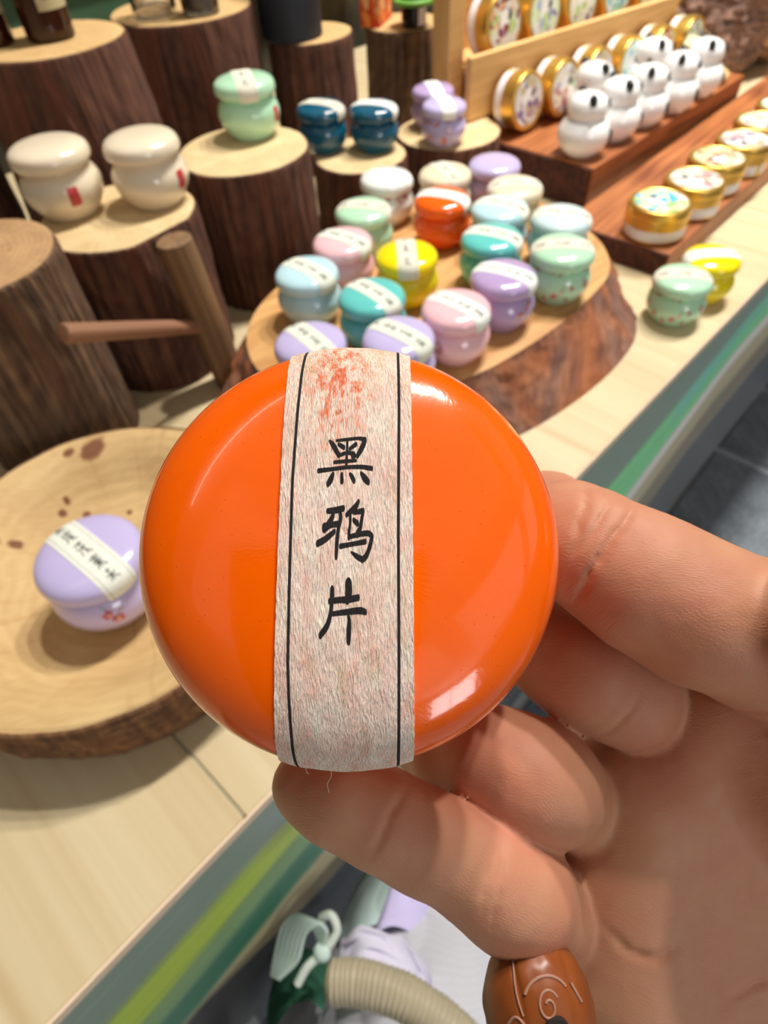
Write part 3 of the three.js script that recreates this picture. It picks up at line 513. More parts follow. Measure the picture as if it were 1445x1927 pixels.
// ---------------------------------------------------------------- things on the back stumps
{
  const amber = phys({ color: srgb(120, 58, 20), transmission: 0.85, thickness: 0.01, attenuationColor: new THREE.Color(0.45, 0.16, 0.03), attenuationDistance: 0.012, roughness: 0.06, ior: 1.5 });
  const liquid = std({ color: srgb(26, 12, 8), roughness: 0.3 }), cap = std({ color: srgb(24, 22, 22), roughness: 0.5 });
  const lab = std({ map: canvasTex(64, 64, (g) => { g.fillStyle = '#b9ab84'; g.fillRect(0, 0, 64, 64); g.fillStyle = '#6a5c3c'; for (let i = 0; i < 5; i++) g.fillRect(10, 10 + i * 9, 40 - i * 5, 3); }), roughness: 0.8 });
  const b = thing('glass_bottle', 'brown glass bottle with pale label on the tall stump', 'bottle', [0.2554, 0.2014, -0.664], 0.4);
  part('glass', new THREE.LatheGeometry([[0.0001, 0], [0.018, 0], [0.02, 0.002], [0.02, 0.062], [0.017, 0.07], [0.009, 0.076], [0.008, 0.088], [0.0066, 0.088], [0.0066, 0.075], [0.0185, 0.062], [0.0185, 0.004], [0.0001, 0.003]].map((p) => new THREE.Vector2(...p)), 40), amber, b);
  part('liquid', new THREE.CylinderGeometry(0.0182, 0.0182, 0.04, 36).translate(0, 0.0245, 0), liquid, b);
  part('label', new THREE.CylinderGeometry(0.0203, 0.0203, 0.03, 24, 1, true, -0.9, 1.6).translate(0, 0.036, 0), lab, b);
  part('cap', new THREE.CylinderGeometry(0.0095, 0.0095, 0.016, 28).translate(0, 0.0905, 0), cap, b);
  clone(b, 'second brown glass bottle, cut by the left frame edge on the tall stump', [0.2125, 0.2014, -0.69], 0.9);
  const glass = phys({ color: 0xffffff, transmission: 1, thickness: 0.003, roughness: 0.02, ior: 1.48 });
  const tumblerPts = [[0.0001, 0], [0.021, 0], [0.0225, 0.0015], [0.024, 0.05], [0.0228, 0.05], [0.0212, 0.004], [0.0001, 0.003]].map((p) => new THREE.Vector2(...p));
  const g1 = thing('glass_tumbler', 'clear glass tumbler on the wide tall stump, nearer its left rim', 'glass', [0.4, 0.1814, -0.742]); part('tumbler_wall', new THREE.LatheGeometry(tumblerPts, 40), glass, g1);
  const g2 = thing('glass_vial', 'clear glass vial with a dark filling and white label on the wide tall stump', 'bottle', [0.435, 0.1814, -0.71], 0.3);
  part('glass', new THREE.LatheGeometry(tumblerPts.map((p) => new THREE.Vector2(p.x * 0.85, p.y * 1.3)), 36), glass, g2); part('filling', new THREE.CylinderGeometry(0.0165, 0.0165, 0.04, 30).translate(0, 0.0245, 0), std({ color: srgb(30, 32, 44), roughness: 0.4 }), g2); part('label', new THREE.CylinderGeometry(0.0202, 0.0202, 0.03, 20, 1, true, -0.35, 0.7).translate(0, 0.03, 0), std({ color: srgb(216, 220, 226), roughness: 0.7 }), g2);
  const pot = thing('black_pot', 'matt dark blue black cylindrical pot on a stump', 'pot', [0.5475, 0.1414, -0.7065]);
  part('pot_body', new THREE.LatheGeometry([[0.0001, 0], [0.034, 0], [0.0355, 0.0015], [0.0362, 0.09], [0.035, 0.0915], [0.0335, 0.09], [0.033, 0.006], [0.0001, 0.005]].map((p) => new THREE.Vector2(...p)), 48), std({ color: srgb(30, 34, 44), roughness: 0.55 }), pot);
  const bx = thing('red_carton', 'small orange red carton with printed front on a stump', 'box', [0.7113, 0.1214, -0.733], 0.5);
  part('carton', box(0.058, 0.07, 0.026, 0, 0.035, 0, 0.001), std({ map: canvasTex(128, 128, (g) => { g.fillStyle = '#d8441c'; g.fillRect(0, 0, 128, 128); const r = rand(9); for (let i = 0; i < 34; i++) { g.fillStyle = ['#ef7a2c', '#b92a1e', '#e8b070', '#f0923c'][i & 3]; g.beginPath(); g.ellipse(r() * 128, r() * 128, 6 + r() * 26, 3 + r() * 8, r() * 0.6, 0, 7); g.fill(); } }), roughness: 0.5 }), bx);
  bx.children[0].material.map.wrapS = bx.children[0].material.map.wrapT = THREE.RepeatWrapping; bx.children[0].material.map.repeat.set(16, 14);
  const bb = thing('black_bottle', 'small glossy black bottle with white label and green ring on a stump', 'bottle', [0.7232, 0.1214, -0.6765], 0.3), blk = phys({ color: srgb(16, 18, 20), roughness: 0.15 });
  part('bottle_body', new THREE.LatheGeometry([[0.0001, 0], [0.0148, 0], [0.016, 0.0015], [0.016, 0.034], [0.0145, 0.04], [0.009, 0.044], [0.009, 0.052], [0.0001, 0.052]].map((p) => new THREE.Vector2(...p)), 40), blk, bb);
  part('label', new THREE.CylinderGeometry(0.0163, 0.0163, 0.018, 16, 1, true, -0.75, 0.8).translate(0, 0.012, 0), std({ color: srgb(226, 224, 228), roughness: 0.7 }), bb);
  part('green_ring', new THREE.TorusGeometry(0.0225, 0.0042, 12, 40).rotateX(Math.PI / 2).scale(1, 0.8, 1).translate(0, 0.0265, 0), std({ color: srgb(106, 164, 62), roughness: 0.5 }), bb);
  part('ring_web', new THREE.CylinderGeometry(0.021, 0.021, 0.002, 32).translate(0, 0.0265, 0), std({ color: srgb(96, 150, 58), roughness: 0.5 }), bb);
}
// backdrop shelf boards, driftwood and glass at the far end ---------------
{
  const bd = thing('shelf_board', 'tan shelf board on the back wall behind the stumps', 'shelf', [0.3, 0.17, -1.05], 0.0);
  part('board', box(1.5, 0.09, 0.04, 0, 0.045, -0.06, 0.002), std({ color: srgb(150, 118, 74), roughness: 0.7 }), bd);
  part('green_trim', box(1.5, 0.05, 0.03, 0, -0.03, -0.07, 0.002), std({ color: srgb(52, 86, 62), roughness: 0.6 }), bd);
  const w = thing('driftwood_root', 'gnarled brown driftwood root behind the far end of the plinth', 'driftwood', [1.215, 0, -0.5], 0.5);
  const chunk = (cx, cy, cz, r, sx, sy, sz, s) => { const g = new THREE.IcosahedronGeometry(r, 24); const p = g.attributes.position; for (let i = 0; i < p.count; i++) { const v = new THREE.Vector3().fromBufferAttribute(p, i), n = v.clone().normalize(); const k = 1 + 0.28 * fbm(n.x * 1.6 + s, n.y * 2.6, n.z * 1.6, 3) + 0.1 * Math.abs(N3(n.x * 5 + s, n.y * 9, n.z * 5)); p.setXYZ(i, v.x * k * sx + cx, Math.max(0.0005, v.y * k * sy + cy), v.z * k * sz + cz); } g.computeVertexNormals(); return metricUV(g); };
  const rw = std({ map: barkTex(17.2, [176, 140, 120], [96, 72, 64], [150, 104, 80]), roughness: 0.85 });
  part('trunk', chunk(0, 0.08, 0, 0.12, 0.95, 1.0, 0.8, 2), rw, w); part('branch', chunk(0.12, 0.1, 0.09, 0.08, 1.2, 0.9, 0.9, 7), rw, w); part('burl', chunk(0.02, 0.045, 0.105, 0.04, 1.2, 0.95, 0.9, 11), std({ map: barkTex(23, [202, 158, 122], [138, 96, 72], [170, 116, 84]), roughness: 0.7 }), w); part('knob', chunk(-0.04, 0.052, 0.092, 0.016, 1, 1, 1, 14), std({ color: srgb(214, 172, 130), roughness: 0.7 }), w);
  const co = thing('round_coaster', 'pale round wooden coaster under glassware at the far end of the plinth', 'coaster', [0.99, 0.0455, -0.412]);
  part('coaster', new THREE.LatheGeometry([[0.0001, 0], [0.048, 0], [0.05, 0.002], [0.05, 0.008], [0.048, 0.0095], [0.0001, 0.0095]].map((p) => new THREE.Vector2(...p)), 48), cutB, co);
  const gl = phys({ color: srgb(240, 244, 240), transmission: 1, thickness: 0.003, roughness: 0.03, ior: 1.48 });
  const gj = thing('glass_jar', 'clear glass jar with cream filling on the round coaster', 'glass', [0.988, 0.0552, -0.412]);
  const gpts = [[0.0001, 0], [0.018, 0], [0.02, 0.002], [0.0205, 0.036], [0.018, 0.042], [0.0168, 0.042], [0.019, 0.035], [0.0185, 0.004], [0.0001, 0.003]].map((p) => new THREE.Vector2(...p));
  part('glass', new THREE.LatheGeometry(gpts, 40), gl, gj); part('filling', new THREE.CylinderGeometry(0.0175, 0.0175, 0.026, 32).translate(0, 0.0175, 0), std({ color: srgb(226, 216, 176), roughness: 0.6 }), gj);
  const gb = thing('glass_ball', 'clear glass globe beside the driftwood', 'glass', [1.15, 0.0005, -0.335]);
  part('globe', new THREE.LatheGeometry([...Array(30)].map((_, i) => { const a = -1.35 + i / 29 * 2.75; return new THREE.Vector2(Math.cos(a) * 0.03, 0.0297 + Math.sin(a) * 0.03); }), 48), gl, gb); part('globe_foot', new THREE.CylinderGeometry(0.01, 0.013, 0.003, 32).translate(0, 0.002, 0), gl, gb);
}
// wooden mallet leaning against the notched stump --------------------------
{
  const wood = std({ map: tex(256, 256, (u, v) => blend([150, 116, 82], [104, 76, 50], clamp(0.45 + pn(u, v, 26, 2, 3) * 0.7 + pn(u, v, 6, 5, 8) * 0.4, 0, 1)), { repeat: [1, 1] }), roughness: 0.7 });
  const pinkWood = std({ map: tex(256, 128, (u, v) => blend([170, 124, 96], [130, 88, 62], clamp(0.45 + pn(u, v, 30, 2, 5) * 0.7, 0, 1)), { repeat: [1, 1] }), roughness: 0.65 });
  const A = [0.2, 0.0, -0.4085], B = [0.1925, 0.127, -0.4185], m = thing('wooden_mallet', 'T-shaped wooden mallet, thick round head upright against the notched stump', 'mallet', A);
  const rod = (a, b, r0, r1, ch) => { const d = V(b).sub(V(a)), L = d.length(), pts = [[0.0001, 0], [r0 - ch, 0], [r0, ch], [mix(r0, r1, 0.5) * 1.02, L / 2], [r1, L - ch], [r1 - ch, L], [0.0001, L]].map((p) => new THREE.Vector2(...p)); const g = new THREE.LatheGeometry(pts, 36); g.applyQuaternion(new THREE.Quaternion().setFromUnitVectors(new THREE.Vector3(0, 1, 0), d.normalize())); g.translate(...a); return g; };
  part('head', rod(A, B, 0.0132, 0.0135, 0.0015), wood, m, { world: true });
  part('handle', rod([0.186, 0.061, -0.4115], [0.0868, 0.116, -0.389], 0.0055, 0.0066, 0.001), pinkWood, m, { world: true });
}

// ---------------------------------------------------------------- the held jar
const camQ = camera.quaternion.clone(), HELD = [0.04256, 0.25784, -0.04727];
const held = thing('orange_jar', 'glossy orange ceramic jar held up close in the hand, paper strip across its lid', 'jar');
{
  const back = new THREE.Vector3(-0.42562, 0.77162, 0.4727), right = new THREE.Vector3(0.70333, -0.04659, 0.70933), up = new THREE.Vector3(0.56936, 0.63437, -0.52288);
  const rim = camera.position.clone().addScaledVector(right, -0.0041).addScaledVector(up, -0.00437).addScaledVector(back, -0.0748);
  const axis = new THREE.Vector3().addScaledVector(up, 0.225).addScaledVector(back, 0.9744);
  held.position.copy(rim).addScaledVector(axis, -0.034);
  held.quaternion.copy(camQ).multiply(new THREE.Quaternion().setFromAxisAngle(new THREE.Vector3(1, 0, 0), Math.acos(0.225)));
  const specks = tex(512, 512, (u, v, i, j) => { const n = hash(i, j, 4); const c = shade([255, 100, 0], 1 + 0.03 * pn(u, v, 6, 6, 2)); return n > 0.9996 ? [120, 40, 10] : c; }, { repeat: [3, 1] });
  const og = phys({ map: specks, roughness: 0.14, clearcoat: 0.6, clearcoatRoughness: 0.04, bumpMap: tex(256, 256, (u, v) => 128 + 60 * pn(u, v, 34, 34, 3) + 40 * pn(u, v, 90, 90, 5), { srgb: false, repeat: [6, 2] }), bumpScale: 0.00002 });
  part('body', bodyGeo, og, held); const lid = part('lid', lidGeoFine, og, held);
  // paper strip: fibrous pink-cream paper, two ink rules and three brush characters
  const W = 768, H = 2048, cv = document.createElement('canvas'); cv.width = W; cv.height = H; const g = cv.getContext('2d');
  const img = g.createImageData(W, H), bd = new Uint8Array(W * H * 4);
  for (let j = 0; j < H; j++) for (let i = 0; i < W; i++) {
    const x = i / W * 16, y = j / H * 52;                         // millimetres
    const fib = N3(x * 5.2 + N3(x, y * 0.7, 3) * 1.6, y * 1.3, 1.1) * 0.6 + N3(x * 11 + N3(x * 2, y, 8), y * 3.2, 4.4) * 0.5 + N3(x * 24, y * 14, 2) * 0.3;
    const blot = fbm(x * 0.35, y * 0.22, 9.3, 4), pinkish = clamp(0.42 + 0.9 * fbm(x * 0.5 + 8, y * 0.3, 2.2, 4) + fib * 0.34, 0, 1), grain = hash(i, j, 1) - 0.5;
    let c = blend([250, 234, 218], [250, 200, 186], pinkish); c = blend(c, [190, 158, 116], clamp(blot * 1.0 - 0.1, 0, 0.35));
    // orange-red rubbed stain near the top end of the strip
    const sx = (x - 6.9) / 3.6, sy = (y - 14) / 6.5, st = Math.exp(-(sx * sx + sy * sy)) * (0.5 + 1.5 * N3(x * 1.5, y * 0.9, 5.5) + 0.9 * N3(x * 4, y * 2.4, 6.1)) + 0.22 * clamp(fib - 0.1, 0, 1); c = blend(c, [204, 170, 132], clamp(0.42 * smooth(24, 6, y) * (0.5 + blot * 1.6 + fib * 0.4), 0, 0.5)); c = blend(c, [236, 92, 50], clamp(st * 0.9 - 0.12, 0, 0.8));
    const st2 = clamp(0.8 * fbm(x * 0.9 + 3, y * 0.5, 14.2, 3) + 0.4 * fib - 0.1, 0, 0.5); c = blend(c, [222, 96, 80], st2 * 0.85);
    const k = 1 + fib * 0.26 + grain * 0.1, o = (j * W + i) * 4; for (let q = 0; q < 3; q++) img.data[o + q] = clamp(c[q] * k, 0, 255); img.data[o + 3] = 255;
    const ob = ((H - 1 - j) * W + i) * 4; bd[ob] = bd[ob + 1] = bd[ob + 2] = clamp(128 + fib * 120 + grain * 20, 0, 255); bd[ob + 3] = 255;
  }
  g.putImageData(img, 0, 0);
  const r = rand(12);
  for (let i = 0; i < 420; i++) { g.strokeStyle = ['rgba(250,240,226,.5)', 'rgba(206,150,132,.4)', 'rgba(176,140,100,.35)'][i % 3]; g.lineWidth = 1 + r() * 1.6; const x = r() * W, y = r() * H, l = 20 + r() * 110; g.beginPath(); g.moveTo(x, y); g.quadraticCurveTo(x + (r() - 0.5) * 26, y + l / 2, x + (r() - 0.5) * 34, y + l); g.stroke(); }
  // measured places on the strip (1445 x 1927 units) -> canvas: how far along the strip a height lies, and its middle and width there
  const ALONG = [[655, 0.12], [671, 0.2], [723, 0.28], [806, 0.36], [912, 0.44], [1033, 0.52], [1157, 0.6], [1274, 0.68], [1370, 0.76], [1433, 0.84], [1450, 0.88]];
  const SY = (py) => { for (let i = 0; i < ALONG.length - 1; i++) if (py <= ALONG[i + 1][0] || i === ALONG.length - 2) return mix(ALONG[i][1], ALONG[i + 1][1], (py - ALONG[i][0]) / (ALONG[i + 1][0] - ALONG[i][0])) * H; };
  const SX = (px, py) => { const t = clamp((py - 655) / 780, 0, 1), c = mix(660, 647, t), w = mix(mix(224, 256, Math.min(1, t * 2)), 264, clamp(t * 2 - 1, 0, 1)); return ((px - c) / w + 0.5) * W; };
  g.fillStyle = '#211d1e';
  const ink = (pts, ox, oy, sc = 1 / 7.225) => {                // pts: [x, y, width] in the close-up's own units
    const q = pts.map(([x, y, w]) => [SX(ox + x * sc, oy + y * sc), SY(oy + y * sc), w * sc * W / 250 * 0.43]);
    const cvz = new THREE.CatmullRomCurve3(q.map((p) => new THREE.Vector3(p[0], p[1], p[2])), false, 'centripetal'), n = 70;
    for (let i = 0; i <= n; i++) { const p = cvz.getPoint(i / n); g.beginPath(); g.ellipse(p.x, p.y, Math.max(1, p.z + (r() - 0.5) * 0.8), Math.max(1, p.z * 1.02 + (r() - 0.5) * 0.8), 0, 0, 7); g.fill(); }
  };
  const a = (...p) => ink(p, 560, 790), b = (...p) => ink(p, 560, 1000);
  a([468, 298, 26], [520, 370, 58], [590, 495, 52]); a([560, 297, 26], [720, 276, 30], [880, 266, 34], [935, 290, 50]); a([938, 290, 62], [900, 390, 62], [838, 505, 46]); a([588, 350, 36], [660, 392, 44]); a([822, 345, 40], [735, 412, 34]);
  a([705, 285, 34], [700, 420, 40], [690, 645, 40]); a([600, 500, 32], [700, 466, 32], [790, 480, 40]); a([770, 505, 46], [800, 500, 50]); a([528, 592, 30], [680, 580, 30], [822, 570, 26]); a([318, 698, 40], [500, 680, 34], [700, 660, 34], [900, 652, 36], [1032, 668, 40]);
  a([515, 745, 40], [490, 800, 62], [444, 866, 50]); a([630, 760, 46], [632, 830, 56]); a([738, 748, 30], [770, 790, 50], [795, 832, 46]); a([888, 736, 34], [930, 790, 60], [985, 842, 52]);
  a([435, 1246, 40], [540, 1236, 46], [652, 1210, 46]); a([598, 1230, 46], [612, 1340, 56], [590, 1450, 48], [578, 1520, 50]); b([578, -20, 50], [562, 150, 58], [550, 342, 50]); a([512, 1302, 50], [486, 1360, 56], [440, 1422, 48]); a([390, 1476, 72], [470, 1440, 46], [600, 1420, 46]); b([530, 8, 40], [400, 112, 50], [296, 172, 48]);
  a([856, 1116, 36], [820, 1185, 52], [690, 1302, 36]); a([742, 1290, 42], [742, 1400, 40], [728, 1520, 40]); b([728, -10, 40], [722, 90, 42]); a([790, 1270, 32], [915, 1246, 42]); a([915, 1248, 50], [900, 1350, 48], [872, 1515, 50]); b([868, -10, 50], [838, 42, 56]); a([786, 1370, 36], [842, 1420, 46]);
  b([718, 82, 34], [850, 50, 38], [1000, 38, 42], [1038, 78, 50]); b([1036, 80, 54], [1010, 200, 52], [962, 330, 52], [908, 386, 44]); b([908, 386, 46], [820, 335, 38], [750, 280, 14]); b([604, 206, 38], [720, 184, 34], [950, 144, 40]);
  b([495, 800, 68], [490, 950, 60], [472, 1120, 56], [430, 1270, 60], [334, 1412, 54]); b([716, 726, 104], [718, 820, 104], [700, 930, 66]); b([458, 948, 44], [600, 930, 44], [700, 925, 50], [850, 900, 46]); b([490, 1122, 36], [650, 1100, 42], [890, 1080, 50], [948, 1102, 40]); b([706, 1120, 24], [724, 1210, 52], [718, 1350, 72], [712, 1478, 62]);
  g.strokeStyle = '#241f20'; g.lineCap = 'butt';
  for (const line of [[[583, 640], [570, 720], [556, 900], [549, 1060], [545, 1250], [547, 1360], [556, 1470]], [[748, 640], [752, 760], [753, 1000], [752, 1250], [750, 1380], [748, 1470]]]) { g.lineWidth = 17; g.beginPath(); line.forEach(([x, y], i) => { const X = SX(x, y), Y = i === 0 ? 0 : i === line.length - 1 ? H : SY(y); if (i) g.lineTo(X, Y); else g.moveTo(X, Y); }); g.stroke(); }
  const mapT = new THREE.CanvasTexture(cv); mapT.colorSpace = THREE.SRGBColorSpace;
  const bt = new THREE.DataTexture(bd, W, H, THREE.RGBAFormat); bt.magFilter = THREE.LinearFilter; bt.needsUpdate = true;
  part('label_strip', stripGeo(0.0072, 0.13, 40, 200, 0.00012, 0.0003, 0.00008, 0.00012), std({ map: mapT, bumpMap: bt, bumpScale: 0.00026, roughness: 0.95 }), lid, { label: 'fibrous cream and pink paper strip with two ruled lines and three brush characters' });
  // two loose paper fibres at the lower end of the strip
  const fm = std({ color: srgb(226, 206, 186), roughness: 0.9 });
  part('paper_fibre', tube([[-0.0021, 0.0335, 0.0252], [-0.0019, 0.033, 0.0262], [-0.0024, 0.0325, 0.0272], [-0.0022, 0.0322, 0.0282]], 0.00004, 12, 5), fm, lid); part('paper_fibre', tube([[-0.0046, 0.0335, 0.0248], [-0.0048, 0.0333, 0.0256], [-0.0045, 0.033, 0.0261]], 0.00004, 10, 5), fm, lid);
}

// unseen phone behind the lens, added to dull the lid and shade the palm
{
  const ph = thing('unseen_phone', 'dark phone added out of view above the jar, its lens facing the jar', 'phone'), dark = phys({ color: srgb(24, 25, 28), roughness: 0.35 });
  ph.position.copy(camera.position); ph.quaternion.copy(camQ);
  part('phone_body', new RoundedBoxGeometry(0.072, 0.15, 0.008, 4, 0.0038).translate(-0.018, -0.05, 0.0075), dark, ph); part('lens_ring', new THREE.TorusGeometry(0.006, 0.0012, 12, 32).translate(0, 0, 0.0028), std({ color: srgb(70, 70, 74), metalness: 0.8, roughness: 0.3 }), ph);
}
// ---------------------------------------------------------------- the hand (distance field, meshed by surface nets), millimetres in a frame that moves with it
{
  const K = (a, b, ra, rb) => ({ a, b, ra, rb });
  const chain = (pts) => pts.slice(1).map((p, i) => K(pts[i][0], p[0], pts[i][1], p[1]));
  const F = [
    chain([[[28.84, 1.46, -24], 7.0], [[29.95, -0.83, -12], 7.6], [[29.73, -3.75, 3], 8.1], [[31.63, -6.09, 8.5], 8.6], [[37.69, -10.29, 12], 9.6], [[44.68, -14.32, 14], 9.8], [[54.28, -17.89, 13], 10.4], [[67.73, -24.14, 7], 11.5]]),
    chain([[[17.26, -18.24, -26], 6.4], [[23.02, -21.16, -19], 7.4], [[27.18, -22.99, -9.5], 7.8], [[30.38, -24.7, -3.5], 8.2], [[34.13, -26.65, 0], 8.6], [[39.43, -29.26, 0], 8.3], [[50.46, -38.88, -10], 7]]),
    chain([[[7.88, -44.41, -17], 6.2], [[12.31, -42.45, -6], 7.0], [[17.77, -39.79, 1.5], 7.7], [[21.19, -40.82, 3.5], 7.9], [[23.76, -41.98, 4.3], 8.2], [[25.72, -43.48, 3.2], 8.1], [[38.27, -53.67, -8], 7]]),
    chain([[[-10.76, -40.27, 10], 5.6], [[-6.35, -41.29, 11.5], 6.2], [[-0.19, -44.62, 11], 6.5], [[6.07, -48.4, 10], 6.8], [[14.05, -52.9, 9], 7.2], [[17.9, -56.02, 7.5], 8.2], [[20.44, -58.69, 5.8], 8.2], [[33.73, -72.71, -7], 7]]),
    chain([[[79.78, -51.87, 0], 13], [[69.94, -29.69, 16], 11.5], [[57.26, -13.68, 29], 9.4], [[58.89, -2.83, 30], 8.6], [[62.45, 3.98, 28], 7.6]]),  // thumb, out of view, posed to cast shade on the palm
  ];
  const palm = [K([69.35, -29.26, 0], [155.16, -90.92, -25], 13, 21), K([54.49, -45.71, -8.5], [151.1, -104.24, -28], 11.5, 21), K([44.01, -49.45, -6], [68.23, -66.18, -12.5], 12, 12), K([41.35, -62.24, -5.8], [67.32, -76.88, -11], 11.8, 13), K([41.51, -77.25, -6.2], [76.4, -99.88, -13], 13.2, 17), K([54.57, -31.87, 0], [68.32, -44.75, -8], 8.5, 11),
    K([68.23, -66.18, -12.5], [146.67, -119.43, -30], 12, 21), K([67.32, -76.88, -11], [138.76, -133, -30], 13, 21), K([76.4, -99.88, -13], [117.12, -132.23, -25], 17, 21), K([71.91, -39.35, 3], [116.73, -82.92, -14], 14, 20), K([86.66, -76.21, -19], [116.18, -100.98, -24], 18, 20), K([150.07, -111.52, -30], [224.12, -174.82, -45], 25, 27)];
  // skin folds: polylines with depth and width in mm (the field is pushed in along them)
  const folds = [
    [[[35.47, 1.34, 17], [30.82, -3.28, 19], [27.97, -8.05, 17], [26.88, -12.87, 10]], 0.75, 0.5], [[[33.1, 3.29, 13], [29.03, -1.94, 16], [26.79, -5.28, 15]], 0.4, 0.4], [[[30.61, 4.53, 11], [27.05, -1.63, 13], [25.63, -7.55, 10]], 0.4, 0.45],
    [[[48.72, -27.27, 10], [51.84, -26.51, 12], [55.15, -23.67, 14]], 0.6, 0.7],
    [[[14.5, -56.74, 12], [15.71, -50.74, 15], [16.45, -47.4, 13]], 0.5, 0.7], [[[12.82, -56.36, 12], [14.23, -50, 15], [15.32, -47.4, 13]], 0.35, 0.5], [[[-1.66, -46.31, 15], [0.9, -40.89, 17], [3.55, -38.63, 14]], 0.4, 0.7],
    [[[33.31, -35.27, 6], [35.59, -31.09, 7.5], [38.21, -26.69, 6]], 0.3, 0.6], [[[8.79, -40.17, 6], [11.16, -36.52, 8], [12.87, -34.04, 6]], 0.3, 0.6],
    [[[54.13, -31, 0], [60.03, -41.68, -5], [64.14, -48.98, -5], [66.01, -59.22, -7], [63.63, -70.11, -8]], 0.9, 0.8], [[[33.87, -64.2, -6], [37.76, -67.51, -4], [40.98, -67.94, -3], [44.11, -66.41, -3]], 0.7, 0.8], [[[64.29, -72.31, -6], [56.84, -73.18, -5], [52.23, -75.2, -4]], 0.55, 0.8], [[[65.34, -81.98, -4], [62.17, -87.13, -4]], 0.7, 1],
  ];
  const seg = (p, a, b, ra, rb) => { const bx = b[0] - a[0], by = b[1] - a[1], bz = b[2] - a[2], px = p[0] - a[0], py = p[1] - a[1], pz = p[2] - a[2], h = clamp((px * bx + py * by + pz * bz) / (bx * bx + by * by + bz * bz), 0, 1); return Math.hypot(px - bx * h, py - by * h, pz - bz * h) - (ra + (rb - ra) * h); };
  const smin = (a, b, k) => { const h = Math.max(k - Math.abs(a - b), 0) / k; return Math.min(a, b) - h * h * k * 0.25; };
  const field = (p, fine) => {
    let d = 1e9;
    const dp = palm.reduce((m, s) => smin(m, seg(p, s.a, s.b, s.ra, s.rb), 7), 1e3);
    const fd = F.map((c) => c.reduce((m, s) => smin(m, seg(p, s.a, s.b, s.ra, s.rb), 3), 1e3));
    d = smin(smin(fd[0], dp, 5), smin(fd[4], dp, 9), 4);
    for (const k of [1, 2, 3]) d = smin(d, fd[k], 1.2);
    if (fine && Math.abs(d) < 3) {
      for (const [pl, amp, w] of folds) {
        let best = 1e9, along = 0; const m = pl.length - 1;
        for (let i = 0; i < m; i++) {
          const A = pl[i], B = pl[i + 1], bx = B[0] - A[0], by = B[1] - A[1], q0 = p[0] - A[0], q1 = p[1] - A[1], h = clamp((q0 * bx + q1 * by) / (bx * bx + by * by), 0, 1), q = Math.hypot(q0 - bx * h, q1 - by * h, (p[2] - A[2] - (B[2] - A[2]) * h) * 0.03);
          if (q < best) { best = q; along = (i + h) / m; }
        }
        if (best < w * 3) d += amp * Math.exp(-best * best / (w * w)) * Math.pow(Math.max(0, Math.sin(Math.PI * clamp(along, 0.04, 0.96))), 0.6) * (0.8 + 0.5 * N3(p[0] * 0.5, p[1] * 0.5, 3));
      }
      d += 0.18 * N3(p[0] * 0.16, p[1] * 0.16, p[2] * 0.16) + 0.05 * N3(p[0] * 0.6, p[1] * 0.6, p[2] * 0.6);
    }
    return d;
  };
  const lo = [-24, -150, -42], hi = [172, 26, 34], h = 0.72, n = [0, 1, 2].map((k) => Math.ceil((hi[k] - lo[k]) / h) + 1), B = 8;
  const val = new Float32Array(n[0] * n[1] * n[2]).fill(5), id = (i, j, k) => (k * n[1] + j) * n[0] + i;
  for (let k0 = 0; k0 < n[2]; k0 += B) for (let j0 = 0; j0 < n[1]; j0 += B) for (let i0 = 0; i0 < n[0]; i0 += B) {
    const c = [lo[0] + (i0 + B / 2) * h, lo[1] + (j0 + B / 2) * h, lo[2] + (k0 + B / 2) * h], d0 = field(c, false), far = Math.abs(d0) > B * h * 0.9 + 3.5;
    for (let k = k0; k < Math.min(n[2], k0 + B); k++) for (let j = j0; j < Math.min(n[1], j0 + B); j++) for (let i = i0; i < Math.min(n[0], i0 + B); i++) val[id(i, j, k)] = far ? d0 : field([lo[0] + i * h, lo[1] + j * h, lo[2] + k * h], true);
  }
  const pos = [], ix = [], cell = new Int32Array(val.length).fill(-1), C8 = [[0, 0, 0], [1, 0, 0], [0, 1, 0], [1, 1, 0], [0, 0, 1], [1, 0, 1], [0, 1, 1], [1, 1, 1]], E12 = [[0, 1], [2, 3], [4, 5], [6, 7], [0, 2], [1, 3], [4, 6], [5, 7], [0, 4], [1, 5], [2, 6], [3, 7]];
  for (let k = 0; k < n[2] - 1; k++) for (let j = 0; j < n[1] - 1; j++) for (let i = 0; i < n[0] - 1; i++) {
    const v = C8.map((c) => val[id(i + c[0], j + c[1], k + c[2])]); let neg = 0; for (const q of v) if (q < 0) neg++;
    if (neg === 0 || neg === 8) continue;
    let x = 0, y = 0, z = 0, m = 0; for (const [s, t] of E12) if ((v[s] < 0) !== (v[t] < 0)) { const w = v[s] / (v[s] - v[t]); x += mix(C8[s][0], C8[t][0], w); y += mix(C8[s][1], C8[t][1], w); z += mix(C8[s][2], C8[t][2], w); m++; }
    cell[id(i, j, k)] = pos.length / 3; pos.push(lo[0] + (i + x / m) * h, lo[1] + (j + y / m) * h, lo[2] + (k + z / m) * h);
  }
